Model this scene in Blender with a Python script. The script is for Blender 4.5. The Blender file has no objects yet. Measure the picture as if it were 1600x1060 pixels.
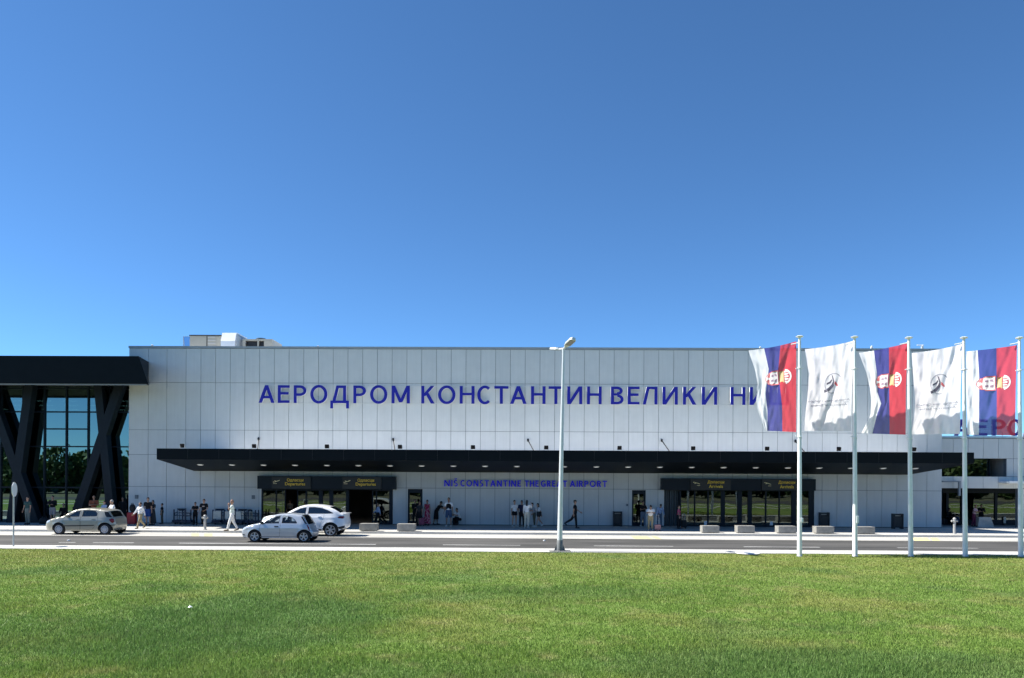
import bpy, bmesh, math, random
import numpy as np
from mathutils import Vector, Matrix
from mathutils.geometry import delaunay_2d_cdt
R = math.radians
random.seed(7)
rng = np.random.default_rng(7)
scn = bpy.context.scene
col = scn.collection

# ------------------------------------------------------------------ camera
F_PX, CX, HORIZON = 1155.0, 800.0, 755.0
CAM = Vector((0.0, -50.3, 3.0))
ROLL, YAW = 0.0055, 0.011
fwd = Vector((-math.sin(YAW), math.cos(YAW), 0))
rt0 = Vector((math.cos(YAW), math.sin(YAW), 0))
up0 = Vector((0, 0, 1))
RIGHT = rt0 * math.cos(ROLL) + up0 * math.sin(ROLL)
UP = up0 * math.cos(ROLL) - rt0 * math.sin(ROLL)
cd = bpy.data.cameras.new('camera')
cam = bpy.data.objects.new('camera', cd); col.objects.link(cam)
m = Matrix((RIGHT, UP, -fwd)).transposed().to_4x4(); m.translation = CAM
cam.matrix_world = m
cd.sensor_fit = 'HORIZONTAL'; cd.sensor_width = 36.0; cd.lens = 36.0 * F_PX / 1600.0
cd.shift_y = (HORIZON - 530.0) / 1600.0
cd.clip_end = 3000; cd.clip_start = 0.1
scn.camera = cam

# ------------------------------------------------------------------ light
SUN_EL, SUN_AZ = R(49), R(2.5)          # sun from the left, a little behind the facade
to_sun = Vector((-math.cos(SUN_EL) * math.cos(SUN_AZ), math.cos(SUN_EL) * math.sin(SUN_AZ), math.sin(SUN_EL)))
w = bpy.data.worlds.new('World'); scn.world = w; w.use_nodes = True
nt = w.node_tree; bg = nt.nodes['Background']
sky = nt.nodes.new('ShaderNodeTexSky'); sky.sky_type = 'NISHITA'; sky.sun_disc = False
sky.sun_elevation = SUN_EL; sky.sun_rotation = math.atan2(to_sun.x, to_sun.y)
sky.air_density = 0.65; sky.dust_density = 0.0; sky.ozone_density = 8.5; sky.altitude = 500
wb = nt.nodes.new('ShaderNodeVectorMath'); wb.operation = 'MULTIPLY'; wb.inputs[1].default_value = (0.84, 1.07, 1.08)   # camera white balance towards azure
nt.links.new(sky.outputs['Color'], wb.inputs[0]); nt.links.new(wb.outputs['Vector'], bg.inputs['Color']); bg.inputs['Strength'].default_value = 0.094
sd = bpy.data.lights.new('sun', 'SUN'); sd.energy = 5.0; sd.angle = R(0.53); sd.color = (1.0, 0.955, 0.88)
sun = bpy.data.objects.new('sun', sd); col.objects.link(sun)
sun.rotation_euler = (-to_sun).to_track_quat('-Z', 'Y').to_euler()
scn.view_settings.view_transform = 'Standard'; scn.view_settings.look = 'None'
scn.view_settings.exposure = 1.0; scn.view_settings.gamma = 1.0
scn.view_settings.use_curve_mapping = False
scn.cycles.max_bounces = 8; scn.cycles.caustics_reflective = False; scn.cycles.caustics_refractive = False

# ------------------------------------------------------------------ from a photo pixel to a place
def ray(px, py):
    return (RIGHT * ((px - CX) / F_PX) + UP * ((HORIZON - py) / F_PX) + fwd)
def onY(px, py, Y):
    d = ray(px, py); t = (Y - CAM.y) / d.y
    return CAM + d * t
def onZ(px, py, Z=0.0):
    d = ray(px, py); t = (Z - CAM.z) / d.z
    return CAM + d * t
def XY(px, Y, py=750): return onY(px, py, Y).x
def ZY(px, py, Y): return onY(px, py, Y).z
def depth(p): return (Vector(p) - CAM).dot(fwd)
def pxm(p): return F_PX / depth(p)

# ------------------------------------------------------------------ materials
MATS = {}
def mat(name, colr, rough=0.6, metal=0.0, var=0.0, scale=8.0, spec=0.5, bump=0.0, bscale=60.0, coat=0.0, detail=6.0, emit=None):
    if name in MATS: return MATS[name]
    M = bpy.data.materials.new(name); M.use_nodes = True; MATS[name] = M
    n = M.node_tree; b = n.nodes['Principled BSDF']
    b.inputs['Roughness'].default_value = rough; b.inputs['Metallic'].default_value = metal
    b.inputs['Specular IOR Level'].default_value = spec
    b.inputs['Coat Weight'].default_value = coat
    c = (*colr, 1)
    b.inputs['Base Color'].default_value = c
    geo = n.nodes.new('ShaderNodeNewGeometry')
    if var > 0:
        no = n.nodes.new('ShaderNodeTexNoise'); no.inputs['Scale'].default_value = scale; no.inputs['Detail'].default_value = detail
        n.links.new(geo.outputs['Position'], no.inputs['Vector'])
        mr = n.nodes.new('ShaderNodeMapRange'); mr.inputs['From Min'].default_value = 0.3; mr.inputs['From Max'].default_value = 0.7
        mr.inputs['To Min'].default_value = 1 - var; mr.inputs['To Max'].default_value = 1 + var
        n.links.new(no.outputs['Fac'], mr.inputs['Value'])
        mx = n.nodes.new('ShaderNodeVectorMath'); mx.operation = 'SCALE'; mx.inputs[0].default_value = colr
        n.links.new(mr.outputs['Result'], mx.inputs['Scale']); n.links.new(mx.outputs['Vector'], b.inputs['Base Color'])
    if bump > 0:
        n2 = n.nodes.new('ShaderNodeTexNoise'); n2.inputs['Scale'].default_value = bscale; n2.inputs['Detail'].default_value = 4
        n.links.new(geo.outputs['Position'], n2.inputs['Vector'])
        bp = n.nodes.new('ShaderNodeBump'); bp.inputs['Strength'].default_value = bump; bp.inputs['Distance'].default_value = 0.02
        n.links.new(n2.outputs['Fac'], bp.inputs['Height']); n.links.new(bp.outputs['Normal'], b.inputs['Normal'])
    if emit:
        b.inputs['Emission Color'].default_value = (*emit[0], 1); b.inputs['Emission Strength'].default_value = emit[1]
    return M

def glass_mat(name, tint, refl, refl_col=(1, 1, 1), rough=0.0, wave=0.0):
    M = bpy.data.materials.new(name); M.use_nodes = True; MATS[name] = M
    n = M.node_tree; n.nodes.remove(n.nodes['Principled BSDF']); out = n.nodes['Material Output']
    tr = n.nodes.new('ShaderNodeBsdfTransparent'); tr.inputs['Color'].default_value = (*tint, 1)
    gl = n.nodes.new('ShaderNodeBsdfGlossy'); gl.inputs['Roughness'].default_value = rough; gl.inputs['Color'].default_value = (*refl_col, 1)
    fr = n.nodes.new('ShaderNodeLayerWeight'); fr.inputs['Blend'].default_value = 0.25
    mr = n.nodes.new('ShaderNodeMapRange'); mr.inputs['To Min'].default_value = refl; mr.inputs['To Max'].default_value = min(1, refl + 0.5)
    n.links.new(fr.outputs['Fresnel'], mr.inputs['Value'])
    mx = n.nodes.new('ShaderNodeMixShader'); n.links.new(mr.outputs['Result'], mx.inputs['Fac'])
    n.links.new(tr.outputs[0], mx.inputs[1]); n.links.new(gl.outputs[0], mx.inputs[2]); n.links.new(mx.outputs[0], out.inputs['Surface'])
    if wave > 0:
        geo = n.nodes.new('ShaderNodeNewGeometry'); no = n.nodes.new('ShaderNodeTexNoise'); no.inputs['Scale'].default_value = 0.9; no.inputs['Detail'].default_value = 1
        n.links.new(geo.outputs['Position'], no.inputs['Vector'])
        bp = n.nodes.new('ShaderNodeBump'); bp.inputs['Strength'].default_value = wave; bp.inputs['Distance'].default_value = 0.02
        n.links.new(no.outputs['Fac'], bp.inputs['Height']); n.links.new(bp.outputs['Normal'], gl.inputs['Normal'])
    return M

# ------------------------------------------------------------------ mesh helpers
class MB:
    def __init__(s): s.v = []; s.f = []; s.m = []; s.mi = 0
    def add(s, vs, fs):
        o = len(s.v); s.v += [tuple(x) for x in vs]; s.f += [tuple(i + o for i in f) for f in fs]; s.m += [s.mi] * len(fs); return s
    def box(s, x0, x1, y0, y1, z0, z1):
        v = [(x0,y0,z0),(x1,y0,z0),(x1,y1,z0),(x0,y1,z0),(x0,y0,z1),(x1,y0,z1),(x1,y1,z1),(x0,y1,z1)]
        return s.add(v, [(0,3,2,1),(4,5,6,7),(0,1,5,4),(1,2,6,5),(2,3,7,6),(3,0,4,7)])
    def cbox(s, c, d, M=None, bev=0.0):
        hx, hy, hz = d[0]/2, d[1]/2, d[2]/2
        if bev <= 0:
            v = [Vector((a*hx, b*hy, e*hz)) for e in (-1,1) for a,b in ((-1,-1),(1,-1),(1,1),(-1,1))]
            f = [(0,3,2,1),(4,5,6,7),(0,1,5,4),(1,2,6,5),(2,3,7,6),(3,0,4,7)]
        else:
            pts = []
            for sx, sy in ((-1,-1),(1,-1),(1,1),(-1,1)):
                ang = {(-1,-1):180,(1,-1):270,(1,1):0,(-1,1):90}[(sx,sy)]
                for k in range(4):
                    t = R(ang + 30*k); pts.append((sx*(hx-bev)+bev*math.cos(t), sy*(hy-bev)+bev*math.sin(t)))
            n = len(pts); v = []
            sc = [(1-bev*0.8/max(hx,hy), -hz), (1, -hz+bev*0.6), (1, hz-bev*0.6), (1-bev*0.8/max(hx,hy), hz)]
            for k, z in sc: v += [Vector((p[0]*k, p[1]*k, z)) for p in pts]
            f = [tuple(range(n-1,-1,-1)), tuple(range(3*n, 4*n))]
            for r in range(3):
                for i in range(n): f.append((r*n+i, r*n+(i+1)%n, (r+1)*n+(i+1)%n, (r+1)*n+i))
        c = Vector(c)
        v = [c + (M @ p if M is not None else p) for p in v]
        return s.add(v, f)
    def tube(s, p0, p1, r0, r1=None, n=10, cap=True, round_=False):
        r1 = r0 if r1 is None else r1; p0, p1 = Vector(p0), Vector(p1); ax = p1 - p0; L = ax.length
        if L < 1e-6: return s
        ax /= L; a = ax.orthogonal().normalized(); b = ax.cross(a)
        rings = []
        if round_:
            for k in (80, 50, 22): rings.append((p0 - ax*r0*math.sin(R(k)), r0*math.cos(R(k))))
        rings += [(p0, r0), (p1, r1)]
        if round_:
            for k in (22, 50, 80): rings.append((p1 + ax*r1*math.sin(R(k)), r1*math.cos(R(k))))
        v = []
        for c, r in rings: v += [c + (a*math.cos(2*math.pi*i/n) + b*math.sin(2*math.pi*i/n))*r for i in range(n)]
        f = []
        for k in range(len(rings)-1):
            for i in range(n): f.append((k*n+i, k*n+(i+1)%n, (k+1)*n+(i+1)%n, (k+1)*n+i))
        if cap:
            f.append(tuple(range(n-1,-1,-1))); q = (len(rings)-1)*n; f.append(tuple(range(q, q+n)))
        return s.add(v, f)
    def path(s, pts, r, n=8):
        for a, b in zip(pts[:-1], pts[1:]): s.tube(a, b, r, r, n, True, True)
        return s
    def lathe(s, prof, c=(0,0,0), axis='Z', n=20, closed=False):
        v = []; c = Vector(c)
        for r, h in prof:
            for i in range(n):
                t = 2*math.pi*i/n; x, y = r*math.cos(t), r*math.sin(t)
                v.append(c + (Vector((x,y,h)) if axis == 'Z' else Vector((x,h,y)) if axis == 'Y' else Vector((h,x,y))))
        f = []; m_ = len(prof); rr = m_ if closed else m_-1
        for k in range(rr):
            for i in range(n):
                q = (k+1) % m_; f.append((k*n+i, k*n+(i+1)%n, q*n+(i+1)%n, q*n+i))
        if not closed:
            f.append(tuple(range(n-1,-1,-1))); f.append(tuple(range((m_-1)*n, m_*n)))
        return s.add(v, f)
    def ell(s, c, r, M=None, n=12, k=8):
        c = Vector(c); v = []; f = []
        for j in range(1, k):
            t = math.pi*j/k - math.pi/2
            for i in range(n):
                q = 2*math.pi*i/n; p = Vector((r[0]*math.cos(t)*math.cos(q), r[1]*math.cos(t)*math.sin(q), r[2]*math.sin(t)))
                v.append(c + (M @ p if M is not None else p))
        lo, hi = Vector((0,0,-r[2])), Vector((0,0,r[2]))
        v.append(c + (M @ lo if M is not None else lo)); v.append(c + (M @ hi if M is not None else hi))
        a, b = len(v)-2, len(v)-1
        for j in range(k-2):
            for i in range(n): f.append((j*n+i, j*n+(i+1)%n, (j+1)*n+(i+1)%n, (j+1)*n+i))
        for i in range(n): f.append((a, (i+1)%n, i)); f.append((b, (k-2)*n+i, (k-2)*n+(i+1)%n))
        return s.add(v, f)
    def prism(s, poly, y0, y1):            # poly of (x, z), extruded along y
        n = len(poly); v = [(p[0], y0, p[1]) for p in poly] + [(p[0], y1, p[1]) for p in poly]
        f = [tuple(range(n)), tuple(range(2*n-1, n-1, -1))] + [(i+n, (i+1)%n+n, (i+1)%n, i) for i in range(n)]
        return s.add(v, f)
    def quad(s, a, b, c, d): return s.add([a,b,c,d], [(0,1,2,3)])
    def mesh(s, name):
        me = bpy.data.meshes.new(name); me.from_pydata([tuple(x) for x in s.v], [], s.f)
        if any(s.m): me.polygons.foreach_set('material_index', s.m)
        return me
    def build(s, name, mats, parent=None, smooth=False, fix=True, ang=40):
        me = s.mesh(name)
        if fix:
            bm = bmesh.new(); bm.from_mesh(me); bmesh.ops.recalc_face_normals(bm, faces=bm.faces); bm.to_mesh(me); bm.free()
        for mm in (mats if isinstance(mats, (list, tuple)) else [mats]): me.materials.append(mm)
        if smooth:
            me.polygons.foreach_set('use_smooth', [True]*len(me.polygons)); me.set_sharp_from_angle(angle=R(ang))
        o = bpy.data.objects.new(name, me); col.objects.link(o)
        if parent is not None: o.parent = parent
        return o

def inside(p, poly):
    x, y = p; r = False; j = len(poly)-1
    for i in range(len(poly)):
        xi, yi = poly[i][0], poly[i][1]; xj, yj = poly[j][0], poly[j][1]
        if (yi > y) != (yj > y) and x < (xj-xi)*(y-yi)/(yj-yi)+xi: r = not r
        j = i
    return r
def tag(o, label=None, cat=None, group=None, kind=None):
    if label: o['label'] = label
    if cat: o['category'] = cat
    if group: o['group'] = group
    if kind: o['kind'] = kind
    return o
def thing(name, loc, label, cat, group=None, rz=0.0):
    o = bpy.data.objects.new(name, None); o.empty_display_size = 0.3; col.objects.link(o)
    o.location = loc; o.rotation_euler = (0, 0, rz)
    return tag(o, label, cat, group)
def copy_tree(o, parent=None):
    c = o.copy(); col.objects.link(c)
    if parent is not None: c.parent = parent
    for ch in list(o.children): copy_tree(ch, c)
    return c

# queued conversions (text and remeshed bodies): one depsgraph update for all of them
QUEUE = []
def queue(tmp, fn): QUEUE.append((tmp, fn))
def flush():
    dg = bpy.context.evaluated_depsgraph_get(); dg.update()
    done = []
    for tmp, fn in QUEUE: done.append((tmp, fn, bpy.data.meshes.new_from_object(tmp.evaluated_get(dg))))
    for tmp, fn, me in done:
        fn(me); d = tmp.data; bpy.data.objects.remove(tmp)
        if isinstance(d, bpy.types.Mesh): bpy.data.meshes.remove(d)
        else: bpy.data.curves.remove(d)
    QUEUE.clear()
def text_mesh(txt, fn, bold=0.02, extrude=0.05, shear=0.0, align='LEFT', line=1.0):
    cu = bpy.data.curves.new('text', 'FONT'); cu.body = txt; cu.size = 1.0; cu.extrude = extrude; cu.offset = bold; cu.shear = shear
    cu.align_x = align; cu.space_line = line; cu.resolution_u = 6
    o = bpy.data.objects.new('text', cu); col.objects.link(o); queue(o, fn)
def me_np(me):
    a = np.empty(len(me.vertices)*3, dtype=np.float32); me.vertices.foreach_get('co', a); return a.reshape(-1, 3)
def me_set(me, a): me.vertices.foreach_set('co', a.astype(np.float32).ravel()); me.update()
def fit_text(me, x0, x1, y, z0, z1, dep):    # lay a text mesh upright at y, facing -Y, inside a rectangle
    a = me_np(me); lo, hi = a.min(0), a.max(0)
    b = np.empty_like(a)
    b[:,0] = x0 + (a[:,0]-lo[0])/(hi[0]-lo[0])*(x1-x0)
    b[:,2] = z0 + (a[:,1]-lo[1])/(hi[1]-lo[1])*(z1-z0)
    b[:,1] = y - (a[:,2]-lo[2])/(hi[2]-lo[2])*dep
    me_set(me, b)
def link_mesh(name, me, mt, parent=None):
    me.materials.clear(); me.materials.append(mt); me.name = name
    o = bpy.data.objects.new(name, me); col.objects.link(o)
    if parent is not None: o.parent = parent
    return o
# ------------------------------------------------------------------ shared materials
m_panel = mat('light_grey_cladding_panel', (0.565, 0.580, 0.575), 0.45, 0.0, 0.025, 1.7, bump=0.05, bscale=9)
n_ = m_panel.node_tree; b_ = n_.nodes['Principled BSDF']; g_ = n_.nodes.new('ShaderNodeNewGeometry')
src = b_.inputs['Base Color'].links[0].from_socket
r1 = n_.nodes.new('ShaderNodeMapRange'); r1.inputs['To Min'].default_value = 0.97; r1.inputs['To Max'].default_value = 1.03; n_.links.new(g_.outputs['Random Per Island'], r1.inputs['Value'])
mp_ = n_.nodes.new('ShaderNodeMapping'); mp_.inputs['Scale'].default_value = (9, 9, 0.35); n_.links.new(g_.outputs['Position'], mp_.inputs['Vector'])
no_ = n_.nodes.new('ShaderNodeTexNoise'); no_.inputs['Scale'].default_value = 1.0; no_.inputs['Detail'].default_value = 5; n_.links.new(mp_.outputs[0], no_.inputs['Vector'])
r2 = n_.nodes.new('ShaderNodeMapRange'); r2.inputs['From Min'].default_value = 0.35; r2.inputs['From Max'].default_value = 0.75; r2.inputs['To Min'].default_value = 1.02; r2.inputs['To Max'].default_value = 0.965; n_.links.new(no_.outputs['Fac'], r2.inputs['Value'])
mu = n_.nodes.new('ShaderNodeMath'); mu.operation = 'MULTIPLY'; n_.links.new(r1.outputs[0], mu.inputs[0]); n_.links.new(r2.outputs[0], mu.inputs[1])
sv = n_.nodes.new('ShaderNodeVectorMath'); sv.operation = 'SCALE'; n_.links.new(src, sv.inputs[0]); n_.links.new(mu.outputs[0], sv.inputs['Scale']); n_.links.new(sv.outputs['Vector'], b_.inputs['Base Color'])
m_gap = mat('panel_joint_backing', (0.13, 0.15, 0.17), 0.8, var=0.1)
m_dark = mat('anthracite_sheet_metal', (0.0035, 0.0060, 0.0085), 0.55, 0.0, 0.1, 2.0, spec=0.12)
m_steel = mat('blue_black_painted_steel', (0.008, 0.013, 0.020), 0.5, 0.0, 0.12, 3.0, spec=0.2)
m_frame = mat('dark_blue_aluminium_frame', (0.006, 0.013, 0.022), 0.45, 0.0, 0.08, 3.0, spec=0.2)
m_white_roof = mat('white_roof_membrane', (0.88, 0.88, 0.86), 0.7, 0, 0.06, 0.8)
m_blue = mat('blue_acrylic_letter', (0.003, 0.004, 0.28), 0.5, 0, 0.05, 3)
m_edge = mat('white_letter_return', (0.75, 0.76, 0.78), 0.4)
m_galv = mat('galvanised_steel', (0.42, 0.44, 0.45), 0.42, 0.35, 0.08, 14)
m_white = mat('white_powder_coat', (0.78, 0.79, 0.79), 0.35, 0, 0.04, 6)
m_black = mat('black_plastic', (0.012, 0.012, 0.013), 0.5, 0, 0.1, 20)
m_rubber = mat('tyre_rubber', (0.014, 0.014, 0.015), 0.85, 0, 0.15, 30)
m_concrete = mat('cast_concrete', (0.25, 0.245, 0.225), 0.9, 0, 0.16, 5, bump=0.3, bscale=35)
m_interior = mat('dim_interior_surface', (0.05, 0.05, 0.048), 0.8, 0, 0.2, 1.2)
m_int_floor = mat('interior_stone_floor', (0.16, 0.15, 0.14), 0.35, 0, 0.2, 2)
m_yellow = mat('yellow_sign_lettering', (0.85, 0.58, 0.04), 0.5, 0, 0.03, 20)
m_signblack = mat('black_sign_face', (0.006, 0.006, 0.007), 0.4, 0, 0.1, 8)
g_hall = glass_mat('tinted_curtain_glass', (0.07, 0.11, 0.11), 0.29, (0.60, 0.86, 0.84), wave=0.02)
g_door = glass_mat('clear_entrance_glass', (0.25, 0.30, 0.28), 0.13, (0.74, 0.84, 0.78), wave=0.12)
g_car = glass_mat('car_window_glass', (0.30, 0.38, 0.35), 0.08)
g_clear = glass_mat('clear_car_glass', (0.82, 0.86, 0.84), 0.05)
g_cardark = glass_mat('dark_car_window_glass', (0.10, 0.13, 0.13), 0.12)

# ------------------------------------------------------------------ ground: road, kerbs, pavement, lawn
SW = 0.12                                   # pavement level
Y_KERB, Y_BAY, Y_ROAD, Y_LAWN = -7.2, -10.25, -17.6, -19.25
def ground_mat(name, c1, c2, sc, rough, c3=None, fine=60, bump=0.2, stain=0.0):
    M = bpy.data.materials.new(name); M.use_nodes = True; n = M.node_tree; b = n.nodes['Principled BSDF']
    geo = n.nodes.new('ShaderNodeNewGeometry')
    mp = n.nodes.new('ShaderNodeMapping'); mp.inputs['Scale'].default_value = (0.35, 1, 1); n.links.new(geo.outputs['Position'], mp.inputs['Vector'])
    a = n.nodes.new('ShaderNodeTexNoise'); a.inputs['Scale'].default_value = sc; a.inputs['Detail'].default_value = 8; n.links.new(mp.outputs[0], a.inputs['Vector'])
    f = n.nodes.new('ShaderNodeTexNoise'); f.inputs['Scale'].default_value = fine; f.inputs['Detail'].default_value = 3; n.links.new(geo.outputs['Position'], f.inputs['Vector'])
    r = n.nodes.new('ShaderNodeValToRGB'); r.color_ramp.elements[0].position = 0.35; r.color_ramp.elements[1].position = 0.68
    r.color_ramp.elements[0].color = (*c1, 1); r.color_ramp.elements[1].color = (*c2, 1)
    n.links.new(a.outputs['Fac'], r.inputs['Fac'])
    mr = n.nodes.new('ShaderNodeMapRange'); mr.inputs['From Min'].default_value = 0.3; mr.inputs['From Max'].default_value = 0.7; mr.inputs['To Min'].default_value = 0.82; mr.inputs['To Max'].default_value = 1.16
    n.links.new(f.outputs['Fac'], mr.inputs['Value'])
    sc_ = n.nodes.new('ShaderNodeVectorMath'); sc_.operation = 'SCALE'; n.links.new(r.outputs['Color'], sc_.inputs[0]); n.links.new(mr.outputs['Result'], sc_.inputs['Scale'])
    if stain > 0:          # long tyre streaks and darker spots, as worn into the surface
        m3 = n.nodes.new('ShaderNodeMapping'); m3.inputs['Scale'].default_value = (0.05, 2.2, 1); n.links.new(geo.outputs['Position'], m3.inputs['Vector'])
        n3 = n.nodes.new('ShaderNodeTexNoise'); n3.inputs['Scale'].default_value = 1.0; n3.inputs['Detail'].default_value = 6; n.links.new(m3.outputs[0], n3.inputs['Vector'])
        n4 = n.nodes.new('ShaderNodeTexNoise'); n4.inputs['Scale'].default_value = 0.9; n4.inputs['Detail'].default_value = 4; n.links.new(mp.outputs[0], n4.inputs['Vector'])
        a3 = n.nodes.new('ShaderNodeMapRange'); a3.inputs['From Min'].default_value = 0.35; a3.inputs['From Max'].default_value = 0.65; a3.inputs['To Min'].default_value = 1-stain; a3.inputs['To Max'].default_value = 1+stain*0.6; n.links.new(n3.outputs['Fac'], a3.inputs['Value'])
        a4 = n.nodes.new('ShaderNodeMapRange'); a4.inputs['From Min'].default_value = 0.62; a4.inputs['From Max'].default_value = 0.70; a4.inputs['To Min'].default_value = 1.0; a4.inputs['To Max'].default_value = 1-stain; n.links.new(n4.outputs['Fac'], a4.inputs['Value'])
        m4 = n.nodes.new('ShaderNodeMath'); m4.operation = 'MULTIPLY'; n.links.new(a3.outputs[0], m4.inputs[0]); n.links.new(a4.outputs[0], m4.inputs[1])
        s4 = n.nodes.new('ShaderNodeVectorMath'); s4.operation = 'SCALE'; n.links.new(sc_.outputs['Vector'], s4.inputs[0]); n.links.new(m4.outputs[0], s4.inputs['Scale']); sc_ = s4
    n.links.new(sc_.outputs['Vector'], b.inputs['Base Color']); b.inputs['Roughness'].default_value = rough; b.inputs['Specular IOR Level'].default_value = 0.3
    bp = n.nodes.new('ShaderNodeBump'); bp.inputs['Strength'].default_value = bump; bp.inputs['Distance'].default_value = 0.01
    n.links.new(f.outputs['Fac'], bp.inputs['Height']); n.links.new(bp.outputs['Normal'], b.inputs['Normal'])
    MATS[name] = M; return M
m_asph = ground_mat('worn_asphalt', (0.058, 0.057, 0.054), (0.105, 0.102, 0.096), 0.5, 0.85, stain=0.22)
m_bay = ground_mat('pale_concrete_paving', (0.40, 0.39, 0.36), (0.52, 0.51, 0.47), 0.6, 0.85, fine=25, stain=0.14)
m_pave = ground_mat('pale_stone_pavement', (0.44, 0.43, 0.40), (0.55, 0.54, 0.50), 0.7, 0.8, fine=20, stain=0.12)
m_kerb = ground_mat('concrete_kerb', (0.44, 0.43, 0.40), (0.58, 0.57, 0.53), 0.8, 0.85, fine=30)
m_soil = ground_mat('earth_ground', (0.09, 0.10, 0.05), (0.16, 0.15, 0.10), 0.2, 0.95)
m_paint = ground_mat('white_road_paint', (0.42, 0.42, 0.40), (0.78, 0.78, 0.75), 1.6, 0.7, fine=18)
m_ypaint = ground_mat('yellow_road_paint', (0.60, 0.53, 0.27), (0.78, 0.68, 0.30), 1.4, 0.7, fine=18)

def sheet(name, x0, x1, y0, y1, z, mt, nx=1, ny=1):
    b = MB(); xs = np.linspace(x0, x1, nx+1); ys = np.linspace(y0, y1, ny+1)
    b.add([(x, y, z) for y in ys for x in xs], [(j*(nx+1)+i, j*(nx+1)+i+1, (j+1)*(nx+1)+i+1, (j+1)*(nx+1)+i) for j in range(ny) for i in range(nx)])
    return tag(b.build(name, mt, fix=False), kind='structure')
sheet('ground', -1500, 1500, -1500, 1500, -0.03, m_soil)
sheet('road', -160, 160, Y_ROAD, Y_BAY, 0.0, m_asph)
sheet('drop_off_lane', -160, 160, Y_BAY, Y_KERB, 0.004, m_bay)
b = MB(); b.box(-160, 160, Y_KERB, 40, -0.02, SW); tag(b.build('pavement', m_pave), kind='structure')
b = MB()
for i in range(-60, 60): b.box(i*1.0 + 0.004, i*1.0 + 0.996, Y_KERB - 0.16, Y_KERB - 0.002, -0.02, SW + 0.003)
tag(b.build('kerb', m_kerb), kind='structure')
b = MB(); b.box(-160, 160, Y_LAWN, Y_ROAD - 0.002, -0.02, 0.115); tag(b.build('verge_kerb', m_kerb), kind='structure')
# lane dashes and yellow hatching
b = MB()
for x0, x1 in ((92, 118), (146, 209), (280, 587), (692, 813), (928, 1052), (1162, 1281), (1402, 1528), (1650, 1770), (-150, -20)):
    xa, xb = XY(x0, -14.7, 852), XY(x1, -14.7, 852)
    b.quad((xa, -14.78, 0.004), (xb, -14.78, 0.004), (xb, -14.64, 0.004), (xa, -14.64, 0.004))
tag(b.build('lane_marking', m_paint, fix=False), kind='structure')
b = MB()
for x0, x1, sk in ((299, 312, 0), (319, 333, 0), (984, 1012, 9), (1016, 1026, 9), (1425, 1450, 4), (1453, 1466, 4)):
    for k in range(3 if x1-x0 > 20 else 1):
        q = (x1-x0)/(3 if x1-x0 > 20 else 1); a0 = x0 + k*q; a1 = a0 + q*0.92
        f1, n1 = -7.9, -10.1
        b.quad((XY(a0+sk, n1, 841), n1, 0.008), (XY(a1+sk, n1, 841), n1, 0.008), (XY(a1, f1, 836), f1, 0.008), (XY(a0, f1, 836), f1, 0.008))
tag(b.build('yellow_hatching', m_ypaint, fix=False), kind='structure')
# footpath and car park behind the photographer (seen mirrored in the glass)
sheet('footpath', -160, 160, -42.5, -39.62, 0.10, m_bay)
sheet('car_park', -160, 160, -82, -60, 0.02, m_asph)
sheet('far_footpath', -160, 160, -53.5, -51.0, 0.10, m_bay)

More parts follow.
